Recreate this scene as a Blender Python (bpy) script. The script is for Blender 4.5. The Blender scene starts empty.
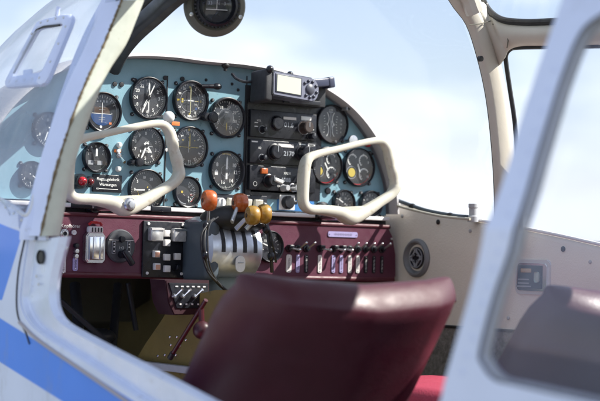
import bpy, bmesh, math, random
from mathutils import Vector, Matrix
random.seed(7)
S = bpy.context.scene
COL = S.collection
R = math.radians

# ------------------------------------------------------------------ camera
CAM = Vector((-2.053, -3.138, 1.70))
F = 1750.0
YAW, PITCH, ROLL = R(36.6), R(1.85), R(1.5)
r0 = Vector((math.cos(YAW), -math.sin(YAW), 0))
fw = Vector((math.sin(YAW)*math.cos(PITCH), math.cos(YAW)*math.cos(PITCH), math.sin(PITCH)))
u0 = r0.cross(fw)
CR = r0*math.cos(ROLL) + u0*math.sin(ROLL)
CU = u0*math.cos(ROLL) - r0*math.sin(ROLL)
def ray(px, py):
    return (fw*F + CR*(px-300) + CU*(200.5-py)).normalized()
def P(px, py, y=0.0):                      # point of the plane y = const
    d = ray(px, py); t = (y-CAM.y)/d.y
    return CAM + d*t
def PX(px, py, x):                         # point of the plane x = const
    d = ray(px, py); t = (x-CAM.x)/d.x
    return CAM + d*t
Z0, SL = 1.74, 0.40
def sidex(z): return -0.60 + SL*max(0.0, z-Z0)
def PS(px, py):                            # point of the left fuselage side
    p = PX(px, py, -0.60)
    if p.z <= Z0: return p
    d = ray(px, py)
    t = (-0.60 + SL*(CAM.z-Z0) - CAM.x)/(d.x - SL*d.z)
    return CAM + d*t
def mpp(px, py, y=0.0):                    # metres per pixel there
    return (P(px, py, y)-CAM).dot(fw)/F

cd = bpy.data.cameras.new('camera'); cam = bpy.data.objects.new('camera', cd); COL.objects.link(cam)
M = Matrix((CR, CU, -fw)).transposed().to_4x4(); M.translation = CAM
cam.matrix_world = M
cd.sensor_width = 36; cd.lens = F/600*36
cd.clip_start = .05; cd.clip_end = 6000
cd.dof.use_dof = True; cd.dof.focus_distance = 3.62; cd.dof.aperture_fstop = 3.6
S.camera = cam
S.render.resolution_x = 1024; S.render.resolution_y = 684

# ------------------------------------------------------------------ materials
MATS = {}
def mat(name, col, rough=.5, metal=0., bump=0., bscale=60., var=0., vscale=8., spec=.5, coat=0., emit=None, dirt=None, scratch=0.):
    if name in MATS: return MATS[name]
    m = bpy.data.materials.new(name); m.use_nodes = True
    n = m.node_tree.nodes; l = m.node_tree.links
    b = n['Principled BSDF']
    b.inputs['Base Color'].default_value = (*col, 1)
    b.inputs['Roughness'].default_value = rough; b.inputs['Metallic'].default_value = metal
    b.inputs['Specular IOR Level'].default_value = spec
    b.inputs['Coat Weight'].default_value = coat; b.inputs['Coat Roughness'].default_value = .15
    tc = n.new('ShaderNodeTexCoord')
    colsock = None
    if var > 0:
        t = n.new('ShaderNodeTexNoise'); t.inputs['Scale'].default_value = vscale; t.inputs['Detail'].default_value = 8
        t.inputs['Roughness'].default_value = .65
        l.new(tc.outputs['Object'], t.inputs['Vector'])
        mr = n.new('ShaderNodeMapRange'); mr.inputs[1].default_value = .3; mr.inputs[2].default_value = .7
        mr.inputs[3].default_value = 1-var; mr.inputs[4].default_value = 1+var*.6
        l.new(t.outputs['Fac'], mr.inputs[0])
        hs = n.new('ShaderNodeHueSaturation'); hs.inputs['Color'].default_value = (*col, 1)
        l.new(mr.outputs[0], hs.inputs['Value']); colsock = hs.outputs[0]
        r_ = n.new('ShaderNodeMapRange'); r_.inputs[1].default_value = .3; r_.inputs[2].default_value = .7
        r_.inputs[3].default_value = max(0.05, rough-.1); r_.inputs[4].default_value = min(1, rough+.12)
        t2 = n.new('ShaderNodeTexNoise'); t2.inputs['Scale'].default_value = vscale*3.1; t2.inputs['Detail'].default_value = 6
        l.new(tc.outputs['Object'], t2.inputs['Vector']); l.new(t2.outputs['Fac'], r_.inputs[0]); l.new(r_.outputs[0], b.inputs['Roughness'])
    if dirt:
        dcol, amt, dsc = dirt
        t = n.new('ShaderNodeTexNoise'); t.inputs['Scale'].default_value = dsc; t.inputs['Detail'].default_value = 10; t.inputs['Roughness'].default_value = .75
        l.new(tc.outputs['Object'], t.inputs['Vector'])
        rp = n.new('ShaderNodeValToRGB'); rp.color_ramp.elements[0].position = .62-amt*.3; rp.color_ramp.elements[1].position = .72-amt*.2
        l.new(t.outputs['Fac'], rp.inputs[0])
        mx = n.new('ShaderNodeMixRGB'); mx.inputs[2].default_value = (*dcol, 1); mx.inputs[1].default_value = (*col, 1)
        if colsock: l.new(colsock, mx.inputs[1])
        l.new(rp.outputs[0], mx.inputs[0]); colsock = mx.outputs[0]
    if colsock: l.new(colsock, b.inputs['Base Color'])
    if bump > 0:
        t = n.new('ShaderNodeTexNoise'); t.inputs['Scale'].default_value = bscale; t.inputs['Detail'].default_value = 5
        l.new(tc.outputs['Object'], t.inputs['Vector'])
        bp = n.new('ShaderNodeBump'); bp.inputs['Strength'].default_value = bump; bp.inputs['Distance'].default_value = .004
        l.new(t.outputs['Fac'], bp.inputs['Height']); l.new(bp.outputs[0], b.inputs['Normal'])
    if emit:
        b.inputs['Emission Color'].default_value = (*emit[0], 1); b.inputs['Emission Strength'].default_value = emit[1]
    MATS[name] = m
    return m

def glassmat(name, tint=(1, 1, 1), haze=.05, hcol=(.8, .83, .9), gloss=.6, rough=.03, scr=0.):
    if name in MATS: return MATS[name]
    m = bpy.data.materials.new(name); m.use_nodes = True
    n = m.node_tree.nodes; l = m.node_tree.links
    n.remove(n['Principled BSDF'])
    out = n['Material Output']
    tr = n.new('ShaderNodeBsdfTransparent'); tr.inputs[0].default_value = (*tint, 1)
    gl = n.new('ShaderNodeBsdfGlossy'); gl.inputs['Roughness'].default_value = rough; gl.inputs[0].default_value = (gloss, gloss, gloss, 1)
    df = n.new('ShaderNodeBsdfDiffuse'); df.inputs[0].default_value = (*hcol, 1)
    tl = n.new('ShaderNodeBsdfTranslucent'); tl.inputs[0].default_value = (*hcol, 1)
    mh = n.new('ShaderNodeMixShader'); mh.inputs[0].default_value = .45
    l.new(df.outputs[0], mh.inputs[1]); l.new(tl.outputs[0], mh.inputs[2])
    ge = n.new('ShaderNodeNewGeometry'); dp = n.new('ShaderNodeVectorMath'); dp.operation = 'DOT_PRODUCT'
    l.new(ge.outputs['Normal'], dp.inputs[0]); l.new(ge.outputs['Incoming'], dp.inputs[1])
    def mm(op, a, b):
        q = n.new('ShaderNodeMath'); q.operation = op
        for i, v in enumerate((a, b)):
            if v is None: continue
            if isinstance(v, (int, float)): q.inputs[i].default_value = v
            else: l.new(v, q.inputs[i])
        return q.outputs[0]
    fres = mm('ADD', mm('MULTIPLY', mm('POWER', mm('SUBTRACT', 1.0, mm('ABSOLUTE', dp.outputs['Value'], None)), 5.0), .92), .05)
    m1 = n.new('ShaderNodeMixShader'); l.new(fres, m1.inputs[0]); l.new(tr.outputs[0], m1.inputs[1]); l.new(gl.outputs[0], m1.inputs[2])
    m2 = n.new('ShaderNodeMixShader'); m2.inputs[0].default_value = haze
    if scr > 0:
        tc = n.new('ShaderNodeTexCoord')
        t = n.new('ShaderNodeTexNoise'); t.inputs['Scale'].default_value = 5; t.inputs['Detail'].default_value = 6
        l.new(tc.outputs['Object'], t.inputs['Vector'])
        mr = n.new('ShaderNodeMapRange'); mr.inputs[1].default_value = .35; mr.inputs[2].default_value = .7
        mr.inputs[3].default_value = max(0, haze-scr); mr.inputs[4].default_value = haze+scr
        l.new(t.outputs['Fac'], mr.inputs[0]); l.new(mr.outputs[0], m2.inputs[0])
    l.new(m1.outputs[0], m2.inputs[1]); l.new(mh.outputs[0], m2.inputs[2])
    l.new(m2.outputs[0], out.inputs[0])
    MATS[name] = m
    return m

TEAL = mat('teal panel paint', (.215, .385, .465), .45, var=.1, vscale=14, bump=.12, bscale=500, dirt=((.05, .14, .19), .05, 30))
BLUE2 = mat('bright blue paint', (.05, .19, .46), .4, var=.1)
BURG = mat('burgundy panel paint', (.10, .022, .046), .5, var=.12, vscale=20, bump=.1, bscale=400)
CREAM = mat('cream interior paint', (.55, .52, .45), .45, var=.07, vscale=6, bump=.08, bscale=120)
CREAM2 = mat('worn cream post paint', (.56, .59, .51), .55, var=.1, vscale=20, dirt=((.32, .30, .2), .06, 60), bump=.1, bscale=90)
IVORY = mat('ivory enamel yoke', (.60, .58, .49), .32, var=.07, vscale=18, coat=.3, dirt=((.42, .37, .27), .1, 26))
WALL = mat('beige sidewall vinyl', (.78, .73, .64), .6, var=.06, vscale=5, bump=.25, bscale=260)
BLACK = mat('black instrument plastic', (.011, .012, .018), .34, var=.2, vscale=40)
BLACKM = mat('matt black paint', (.02, .021, .026), .6, bump=.15, bscale=500, var=.2, vscale=30)
RUB = mat('dark rubber', (.018, .019, .021), .5, var=.25, vscale=25)
DARKFRAME = mat('dark grey frame paint', (.035, .038, .042), .42, var=.25, vscale=16, dirt=((.1, .1, .1), .05, 90))
DIAL = mat('dial black', (.012, .014, .022), .5, var=.15, vscale=60)
WHITE = mat('dial white', (.75, .76, .74), .5)
DIM = mat('dial grey', (.33, .35, .38), .5)
YEL = mat('dial yellow', (.55, .42, .05), .5)
ORG = mat('dial orange', (.75, .2, .05), .5)
RED = mat('red lamp lens', (.45, .01, .02), .15, coat=.6)
BLUED = mat('dial blue', (.01, .05, .17), .4)
BROWN = mat('dial brown', (.06, .03, .015), .5)
STEEL = mat('brushed steel', (.62, .62, .63), .32, 1., var=.1, vscale=50)
CHROME = mat('bright metal', (.85, .85, .86), .15, 1.)
ALU = mat('dull aluminium', (.55, .57, .6), .42, .85, var=.12, vscale=30, dirt=((.3, .29, .28), .06, 50))
GREYP = mat('grey green paint', (.07, .09, .11), .5, var=.1, vscale=14)
GREYL = mat('light grey metal paint', (.42, .43, .45), .5, var=.1, vscale=20)
OLIVE = mat('olive primer', (.20, .145, .04), .6, var=.15, vscale=12, dirt=((.07, .055, .025), .16, 18))
OLIVED = mat('dark olive primer', (.06, .055, .03), .7, var=.2, vscale=12)
CARPET = mat('grey carpet', (.26, .25, .23), .95, var=.5, vscale=90, bump=.8, bscale=700)
FLOORM = mat('dark floor', (.03, .03, .032), .8, var=.2)
LEATH = mat('burgundy leather', (.056, .008, .017), .48, var=.16, vscale=7, bump=.14, bscale=240, spec=.5)
LEATHC = mat('crimson cushion', (.34, .03, .065), .6, var=.1, bump=.3, bscale=300)
PIPE = mat('seat piping', (.09, .02, .035), .4)
OKNOB = mat('orange bakelite', (.45, .10, .018), .28, var=.25, vscale=60, coat=.4)
YKNOB = mat('ochre bakelite', (.33, .18, .025), .3, var=.25, vscale=60, coat=.4)
PALE = mat('white plastic', (.78, .78, .76), .35)
LABW = mat('white label', (.72, .70, .68), .5, var=.1, vscale=200)
LABP = mat('violet label', (.38, .34, .58), .4, var=.1, vscale=200)
RUBG = mat('olive grey rubber', (.125, .125, .1), .62, var=.1, vscale=20)
SEAL = mat('old brown sealant', (.17, .13, .075), .8, bump=.8, bscale=200, var=.5, vscale=40)
FRAMEP = mat('pale grey frame paint', (.56, .63, .85), .38, var=.06, vscale=12, dirt=((.36, .38, .44), .03, 26), bump=.05, bscale=60)
JAMB = mat('bare metal jamb', (.60, .67, .84), .36, .35, var=.08, vscale=14, dirt=((.33, .32, .33), .05, 45))
MAROON = mat('maroon rod', (.055, .007, .011), .35)
SCREEN = mat('gps screen', (.5, .52, .44), .15, emit=((.8, .85, .7), .08))
GPSB = mat('gps body', (.07, .075, .1), .35, var=.05)
GPSF = mat('gps bezel', (.17, .18, .24), .35, var=.05)
BTN = mat('gps button', (.04, .045, .07), .35)
NAVY = mat('navy plastic', (.03, .035, .07), .35)
GLASS_G = glassmat('gauge glass', haze=.012, hcol=(.6, .7, .9), gloss=.8, rough=.03, scr=.01)
GLASS_W = glassmat('windshield plexiglass', tint=(.97, .985, .99), haze=.012, gloss=.5)
GLASS_L = glassmat('scratched plexiglass', tint=(.95, .97, .99), haze=.36, hcol=(.75, .84, 1.0), gloss=.8, rough=.06, scr=.14)  # pale blue haze stands for scratches and for reflected sky
GLASS_R = glassmat('rear plexiglass', tint=(.93, .95, .98), haze=.13, hcol=(.6, .65, .9), gloss=.8, rough=.05, scr=.03)

# ------------------------------------------------------------------ mesh builder
class MB:
    def __init__(s): s.bm = bmesh.new(); s.m = Matrix.Identity(4); s.mats = []
    def mi(s, m):
        if m not in s.mats: s.mats.append(m)
        return s.mats.index(m)
    def quad(s, pts, m):
        vs = [s.bm.verts.new(s.m @ Vector(p)) for p in pts]
        f = s.bm.faces.new(vs); f.material_index = s.mi(m); return f
    def box(s, c, d, m, bev=0., rot=None):
        T = Matrix.Translation(c) @ (rot.to_4x4() if rot else Matrix.Identity(4)) @ Matrix.Diagonal((*d, 1))
        r = bmesh.ops.create_cube(s.bm, size=1, matrix=s.m @ T)
        fs = set(f for v in r['verts'] for f in v.link_faces)
        if bev > 0:
            es = list(set(e for v in r['verts'] for e in v.link_edges))
            g = bmesh.ops.bevel(s.bm, geom=es, offset=bev, segments=3, affect='EDGES', profile=.5)
            fs = set(g['faces']) | set(f for f in fs if f.is_valid)
            for f in list(fs):
                for v in f.verts:
                    for q in v.link_faces: fs.add(q)
        k = s.mi(m)
        for f in fs: f.material_index = k
    def lathe(s, prof, m, axis='Y', seg=32, c=(0, 0, 0), T=None):
        # prof: list of (r, h) with h measured along the axis (towards -Y for 'Y')
        base = T if T else Matrix.Identity(4)
        rings = []
        for (r, h) in prof:
            ring = []
            n = 1 if r < 1e-6 else seg
            for i in range(n):
                a = 2*math.pi*i/seg
                u, v = r*math.cos(a), r*math.sin(a)
                if axis == 'Y': p = Vector((u, -h, v))
                elif axis == 'X': p = Vector((h, u, v))
                else: p = Vector((u, v, h))
                ring.append(s.bm.verts.new(s.m @ (base @ (p + Vector(c)))))
            rings.append(ring)
        k = s.mi(m)
        for a, b in zip(rings, rings[1:]):
            if len(a) == 1 and len(b) == 1: continue
            for i in range(seg):
                j = (i+1) % seg
                if len(a) == 1: f = s.bm.faces.new((a[0], b[i], b[j]))
                elif len(b) == 1: f = s.bm.faces.new((a[i], a[j], b[0]))
                else: f = s.bm.faces.new((a[i], a[j], b[j], b[i]))
                f.material_index = k
    def cyl(s, p0, p1, r, m, r1=None, seg=16):
        s.tube([p0, p1], [r, r if r1 is None else r1], m, seg)
    def tube(s, pts, rad, m, seg=12, closed=False, sec=None, up=None, caps=True):
        pts = [Vector(p) for p in pts]; n = len(pts)
        if not isinstance(rad, (list, tuple)): rad = [rad]*n
        rings = []; k = s.mi(m); pn = None
        for i, p in enumerate(pts):
            a = pts[i-1] if (i > 0 or closed) else p
            b = pts[(i+1) % n] if (i < n-1 or closed) else p
            t = (b-a).normalized()
            if up is not None: nn = (Vector(up) - t*t.dot(Vector(up))).normalized()
            else:
                if pn is None:
                    pn = Vector((0, 0, 1)) if abs(t.z) < .9 else Vector((0, 1, 0))
                nn = (pn - t*t.dot(pn)).normalized(); pn = nn
            bb = t.cross(nn)
            ring = []
            for j in range(seg):
                an = 2*math.pi*j/seg; cu, sv = math.cos(an), math.sin(an)
                if sec:   # superellipse section (a along nn, b along bb)
                    e = .7
                    cu = math.copysign(abs(cu)**e, cu)*sec[0]; sv = math.copysign(abs(sv)**e, sv)*sec[1]
                ring.append(s.bm.verts.new(s.m @ (p + nn*cu*rad[i] + bb*sv*rad[i])))
            rings.append(ring)
        rng = n if closed else n-1
        for i in range(rng):
            a, b = rings[i], rings[(i+1) % n]
            for j in range(seg):
                q = (j+1) % seg
                f = s.bm.faces.new((a[j], a[q], b[q], b[j])); f.material_index = k
        if not closed and caps:
            f = s.bm.faces.new(rings[0][::-1]); f.material_index = k
            f = s.bm.faces.new(rings[-1]); f.material_index = k
    def sphere(s, c, r, m, sc=(1, 1, 1), seg=20):
        T = Matrix.Translation(c) @ Matrix.Diagonal((sc[0]*r, sc[1]*r, sc[2]*r, 1))
        g = bmesh.ops.create_uvsphere(s.bm, u_segments=seg, v_segments=seg//2+2, radius=1, matrix=s.m @ T)
        k = s.mi(m)
        for f in set(f for v in g['verts'] for f in v.link_faces): f.material_index = k
    def prism(s, poly, y0, y1, m, bev=0.):   # poly: (x, z) list, extruded along y
        a = [s.bm.verts.new(s.m @ Vector((x, y0, z))) for x, z in poly]
        b = [s.bm.verts.new(s.m @ Vector((x, y1, z))) for x, z in poly]
        k = s.mi(m); n = len(poly); fs = []
        fs.append(s.bm.faces.new(a)); fs.append(s.bm.faces.new(b[::-1]))
        for i in range(n):
            j = (i+1) % n
            fs.append(s.bm.faces.new((a[j], a[i], b[i], b[j])))
        for f in fs: f.material_index = k
        if bev > 0:
            es = list(fs[0].edges)+list(fs[1].edges)
            g = bmesh.ops.bevel(s.bm, geom=es, offset=bev, segments=2, affect='EDGES')
            for f in g['faces']: f.material_index = k
    def text(s, txt, size, m, loc=(0, 0, 0), rot=0., bold=0., ax=1.):
        # text in the XZ plane, read from -Y
        cu = bpy.data.curves.new('t', 'FONT'); cu.body = txt; cu.size = size; cu.align_x = 'CENTER'; cu.align_y = 'CENTER'
        cu.offset = bold; cu.resolution_u = 3
        o = bpy.data.objects.new('t', cu); COL.objects.link(o)
        me = bpy.data.meshes.new_from_object(o)
        bpy.data.objects.remove(o); bpy.data.curves.remove(cu)
        T = s.m @ Matrix.Translation(loc) @ Matrix.Rotation(rot, 4, 'Y') @ Matrix.Rotation(math.pi/2, 4, 'X') @ Matrix.Diagonal((ax, 1, 1, 1))
        k = s.mi(m); vs = [s.bm.verts.new(T @ v.co) for v in me.vertices]
        for p in me.polygons:
            try:
                f = s.bm.faces.new([vs[i] for i in p.vertices]); f.material_index = k
            except ValueError: pass
        bpy.data.meshes.remove(me)
    def build(s, name, parent=None, loc=(0, 0, 0), smooth=True, angle=35, rot=None):
        bmesh.ops.recalc_face_normals(s.bm, faces=s.bm.faces)
        me = bpy.data.meshes.new(name); s.bm.to_mesh(me); s.bm.free()
        for m in s.mats: me.materials.append(m)
        o = bpy.data.objects.new(name, me); COL.objects.link(o)
        o.location = loc
        if rot: o.rotation_euler = rot
        if parent: o.parent = parent
        if smooth:
            for p in me.polygons: p.use_smooth = True
            try: me.set_sharp_from_angle(angle=R(angle))
            except Exception: pass
        return o
def tag(o, label=None, cat=None, group=None, kind=None):
    if label: o['label'] = label
    if cat: o['category'] = cat
    if group: o['group'] = group
    if kind: o['kind'] = kind
    return o
def empty(name, loc=(0, 0, 0), rot=None):
    o = bpy.data.objects.new(name, None); COL.objects.link(o); o.location = loc; o.empty_display_size = .05
    if rot: o.rotation_euler = rot
    return o
def children(o): return [c for c in bpy.data.objects if c.parent == o]
def copy_tree(o, parent=None):
    ch = children(o)
    c = o.copy(); COL.objects.link(c)
    if parent: c.parent = parent
    for k in ch: copy_tree(k, c)
    return c
def smoothpath(pts, n=6, closed=False):
    pts = [Vector(p) for p in pts]; N = len(pts); out = []
    rng = N if closed else N-1
    for i in range(rng):
        p1, p2 = pts[i], pts[(i+1) % N]
        p0 = pts[i-1] if (closed or i > 0) else p1*2-p2
        p3 = pts[(i+2) % N] if (closed or i+2 < N) else p2*2-p1
        for k in range(n):
            t = k/n
            out.append(.5*((2*p1)+(p2-p0)*t+(2*p0-5*p1+4*p2-p3)*t*t+(3*p1-p0-3*p2+p3)*t**3))
    if not closed: out.append(pts[-1])
    return out
def sm2(pts, n=5, closed=False):
    return [(v.x, v.y) for v in smoothpath([(a, b, 0) for a, b in pts], n, closed)]

# ------------------------------------------------------------------ world, sun
w = bpy.data.worlds.new('World'); S.world = w; w.use_nodes = True
n = w.node_tree.nodes; l = w.node_tree.links
SUN = Vector((.95, -.70, 1.12)).normalized()     # towards the sun
el = math.asin(SUN.z)
sky = n.new('ShaderNodeTexSky'); sky.sky_type = 'NISHITA'; sky.sun_disc = False
sky.sun_elevation = el; sky.sun_rotation = math.atan2(SUN.x, SUN.y)
sky.air_density = 1.15; sky.dust_density = .5; sky.altitude = 100
bg = n['Background']; bg.inputs[1].default_value = .078
tc = n.new('ShaderNodeTexCoord')
mp = n.new('ShaderNodeMapping'); mp.inputs['Scale'].default_value = (1, 1, 2.6); mp.inputs['Location'].default_value = (.35, .1, .4)
l.new(tc.outputs['Generated'], mp.inputs[0])
nz = n.new('ShaderNodeTexNoise'); nz.inputs['Scale'].default_value = 5.5; nz.inputs['Detail'].default_value = 9; nz.inputs['Roughness'].default_value = .52
l.new(mp.outputs[0], nz.inputs['Vector'])
rp = n.new('ShaderNodeValToRGB'); rp.color_ramp.elements[0].position = .44; rp.color_ramp.elements[1].position = .60
rp.color_ramp.elements[0].color = (.16, .16, .16, 1); rp.color_ramp.elements[1].color = (.9, .9, .9, 1)
l.new(nz.outputs['Fac'], rp.inputs[0])
tn = n.new('ShaderNodeMixRGB'); tn.blend_type = 'MULTIPLY'; tn.inputs[0].default_value = 1; tn.inputs[2].default_value = (1.02, .97, 1.1, 1); l.new(sky.outputs[0], tn.inputs[1])
mx = n.new('ShaderNodeMixRGB'); mx.inputs[2].default_value = (7.7, 8.3, 9.3, 1)
l.new(rp.outputs[0], mx.inputs[0]); l.new(tn.outputs[0], mx.inputs[1]); l.new(mx.outputs[0], bg.inputs[0])

sl = bpy.data.lights.new('sun', 'SUN'); sl.energy = 5.0; sl.angle = R(.5); sl.color = (1, .95, .87)
so = bpy.data.objects.new('sun', sl); COL.objects.link(so)
so.rotation_euler = SUN.to_track_quat('Z', 'Y').to_euler(); so.location = (5, -3, 8)
vs = S.view_settings; vs.view_transform = 'Standard'; vs.look = 'None'; vs.exposure = 1.0; vs.gamma = 1; vs.use_curve_mapping = False
S.render.engine = 'CYCLES'
S.cycles.max_bounces = 10; S.cycles.transparent_max_bounces = 24; S.cycles.diffuse_bounces = 5

# ------------------------------------------------------------------ ground
g = MB(); GR = mat('airfield grass', (.07, .1, .035), .9, var=.35, vscale=.6, bump=.5, bscale=30)
g.quad([(-2500, -2500, 0), (2500, -2500, 0), (2500, 2500, 0), (-2500, 2500, 0)], GR)
tag(g.build('ground'), 'flat airfield grass under the aircraft', kind='structure')
g = MB(); AP = mat('concrete apron', (.33, .32, .3), .85, var=.15, vscale=1.5, bump=.2, bscale=80)
g.quad([(-9, -9, .004), (9, -9, .004), (9, 9, .004), (-9, 9, .004)], AP)
tag(g.build('apron'), 'concrete apron the aircraft is parked on', kind='structure')

# ------------------------------------------------------------------ panel outline (symmetrical about x = 0)
half = [P(*q) for q in [(195, 64), (235, 67.5), (270, 74), (305, 86), (332, 102), (352, 121), (368, 144), (378, 167), (384, 190), (386, 214)]]
hp = [(max(0, v.x), v.z) for v in half]
hp[0] = (0, hp[0][1])
PB = hp[-1][1]          # bottom of the panel
hps = sm2([(-hp[1][0], hp[1][1])]+hp, 5)[5:]
outline = [(-x, z) for x, z in hps[::-1]] + hps[1:]

air = tag(empty('light_aircraft', (0, 0, 0)), 'pale grey light aircraft with blue stripes, seen through its open left door', 'aircraft')

# ---- glareshield: padded strip over the panel, running forward
def scaled(o, sx, dz): return [(x*sx, PB+(z-PB)*dz) for x, z in o]
g = MB(); k = g.mi(CREAM)
GLD = mat('glareshield vinyl', (.40, .39, .40), .55, var=.12, vscale=9, bump=.3, bscale=250)
secs = [(-.012, 1.0, 1.0), (-.03, 1.0, 1.0), (-.038, 1.008, 1.01), (-.036, 1.02, 1.024), (-.02, 1.03, 1.036), (.02, 1.035, 1.04), (.12, 1.03, 1.0), (.28, 1.0, .8), (.36, .98, .66)]
rings = []
for y, sx, sz in secs:
    rings.append([g.bm.verts.new((x, y, z)) for x, z in scaled(outline, sx, sz)])
kk = g.mi(GLD)
for a, b in zip(rings, rings[1:]):
    for i in range(len(a)-1):
        f = g.bm.faces.new((a[i], a[i+1], b[i+1], b[i])); f.material_index = kk
glare = g.build('glareshield', air, angle=60)
glare['label'] = 'rolled pale vinyl edge over the instrument panel'
# small black screw / sensor on top of the glareshield
g = MB(); p = P(225.5, 65.5, -.03); g.sphere((0, 0, 0), .009, RUB, (1, 1, .8)); g.cyl((0, 0, -.012), (0, 0, 0), .004, RUB)
g.build('sensor_bud', glare, loc=p)
# clips on right side of the rim
for q in [(321, 88), (346, 106)]:
    g = MB(); g.box((0, 0, 0), (.012, .022, .008), ALU, .002); g.cyl((0, -.012, 0), (0, .012, 0), .004, RUB)
    g.build('clip', glare, loc=P(q[0], q[1]+3, -.02))

# ------------------------------------------------------------------ instrument panel
panel = empty('instrument_panel', (0, 0, 0))
tag(panel, 'teal blue instrument panel filled with round black gauges', 'instrument panel')
g = MB(); g.prism(outline + [(hp[-1][0], PB-.004), (-hp[-1][0], PB-.004)], 0, .006, TEAL)
plate = g.build('panel_plate', panel, smooth=False)
# seams between the panel sections
for px0, px1 in ((168.5, 162.5), (247, 243)):
    a = P(px0, 76); b = P(px1, 213); g = MB()
    g.box(((a.x+b.x)/2, -.0008, (a.z+b.z)/2), (.0022, .0016, a.z-b.z), BLACKM, rot=None)
    g.build('seam', panel, smooth=False)
# bright trim along the lower edge + black gap
g = MB(); a = P(30, 213); b = P(387, 224)
zt = PB-.006
g.box((0, -.012, zt-.006), (hp[-1][0]*2-.01, .018, .009), PALE, .002)
trim = g.build('lower_trim', panel)
g = MB(); g.box((0, .004, zt-.019), (hp[-1][0]*2-.01, .02, .020), BLACKM)
for xx in (-.29, -.1, .16, .33): g.box((xx, -.0175, zt-.006), (.05, .011, .0125), BLACK, .002)
g.build('trim_clamp', panel)

def pol(a, r):   # clock angle in degrees, 0 = up, clockwise
    return (r*math.sin(R(a)), r*math.cos(R(a)))
def ticks(g, rad, a0, a1, n, ln, wd, m, major=0, mln=0, y=-.0025):
    for i in range(n+1):
        a = a0+(a1-a0)*i/n
        L = mln if major and i % major == 0 else ln
        W = wd*(1.5 if major and i % major == 0 else 1)
        x0, z0 = pol(a, rad); x1, z1 = pol(a, rad-L)
        dx, dz = pol(a+90, W/2)
        g.quad([(x0-dx, y, z0-dz), (x0+dx, y, z0+dz), (x1+dx, y, z1+dz), (x1-dx, y, z1-dz)], m)
def nums(g, rad, lst, size, m, a0, a1, y=-.0025):
    for i, t in enumerate(lst):
        if t == '': continue
        a = a0+(a1-a0)*i/max(1, len(lst)-1); x, z = pol(a, rad)
        g.text(t, size, m, (x, y, z), bold=size*.012)
def arc(g, rad, a0, a1, wd, m, y=-.0023, n=24, c=(0, 0)):
    for i in range(n):
        p = [pol(a0+(a1-a0)*(i+q)/n, r) for q, r in ((0, rad), (1, rad), (1, rad-wd), (0, rad-wd))]
        g.quad([(x+c[0], y, z+c[1]) for x, z in p], m)
def disc(g, x, z, r, m, y=-.0026, n=20, z2=None):
    vs_ = [g.bm.verts.new(g.m @ Vector((x+r*math.cos(2*math.pi*i/n), y, z+r*math.sin(2*math.pi*i/n)))) for i in range(n)]
    f = g.bm.faces.new(vs_); f.material_index = g.mi(m)
def rect(g, x, z, w_, h_, m, y=-.0024, a=0):
    c, s_ = math.cos(R(a)), math.sin(R(a))
    g.quad([(x+dx*c+dz*s_, y, z-dx*s_+dz*c) for dx, dz in ((-w_/2, -h_/2), (w_/2, -h_/2), (w_/2, h_/2), (-w_/2, h_/2))], m)
def needle(par, rad, a, ln, wd, m, tail=.2, y=-.006, hub=.1, c=(0, 0), name='needle'):
    g = MB(); L = rad*ln; W = rad*wd; T_ = rad*tail
    dx, dz = pol(a, 1); ex, ez = pol(a+90, 1)
    pts = [(-T_, -W*.6), (-T_, W*.6), (L*.8, W/2), (L, 0), (L*.8, -W/2)]
    g.prism([(c[0]+u*dx+v*ex, c[1]+u*dz+v*ez) for u, v in pts], y, y-.001, m)
    if hub: g.lathe([(rad*hub, -y), (rad*hub, -y+.002), (0, -y+.0022)], BLACK, seg=16, c=(c[0], 0, c[1]))
    return g.build(name, par, smooth=False)

def gauge(name, px, py, h, label, marks, needles=(), screws=True, flange=0, dialm=None, knob=None, parent=None, yplane=0., bez=.88):
    c = P(px, py, yplane); r = h/2*mpp(px, py, yplane)*1.0
    g = MB()
    ri = r*bez
    g.lathe([(r*.96, -.001), (r, .002), (r, .010), (r*.985, .0125), (r*.95, .0135), (ri+.001, .0125), (ri, .009), (ri, .0015), (ri*.99, .0015)], BLACK, seg=48)
    g.lathe([(ri, .0015), (0, .0015)], dialm or DIAL, seg=48)
    o = g.build(name, parent or panel, loc=c)
    o['label'] = label
    g = MB(); marks(g, ri)
    if len(g.bm.faces): g.build('dial_markings', o, smooth=False)
    else: g.bm.free()
    for nd in needles: needle(o, ri, *nd[:3], nd[3], **(nd[4] if len(nd) > 4 else {}))
    g = MB(); g.lathe([(ri, .0098), (ri*.6, .0104), (0, .0107)], GLASS_G, seg=32)
    g.build('gauge_glass', o)
    if screws:
        for a in (45, 135, 225, 315):
            x, z = pol(a, r*1.13)
            g = MB(); g.lathe([(.0042, 0), (.0042, .0028), (.003, .004), (0, .0042)], BLACKM, seg=14)
            g.box((0, -.0042, 0), (.006, .0006, .001), DIM, rot=Matrix.Rotation(R(random.randint(0, 180)), 3, 'Y'))
            g.build('screw', o, loc=(x, 0, z))
    if knob:
        x, z = pol(knob, r*1.05)
        g = MB(); g.lathe([(.006, 0), (.006, .012), (.009, .013), (.009, .024), (.0075, .026), (0, .0265)], BLACK, seg=20)
        g.build('adjusting_knob', o, loc=(x, 0, z))
    return o

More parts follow.
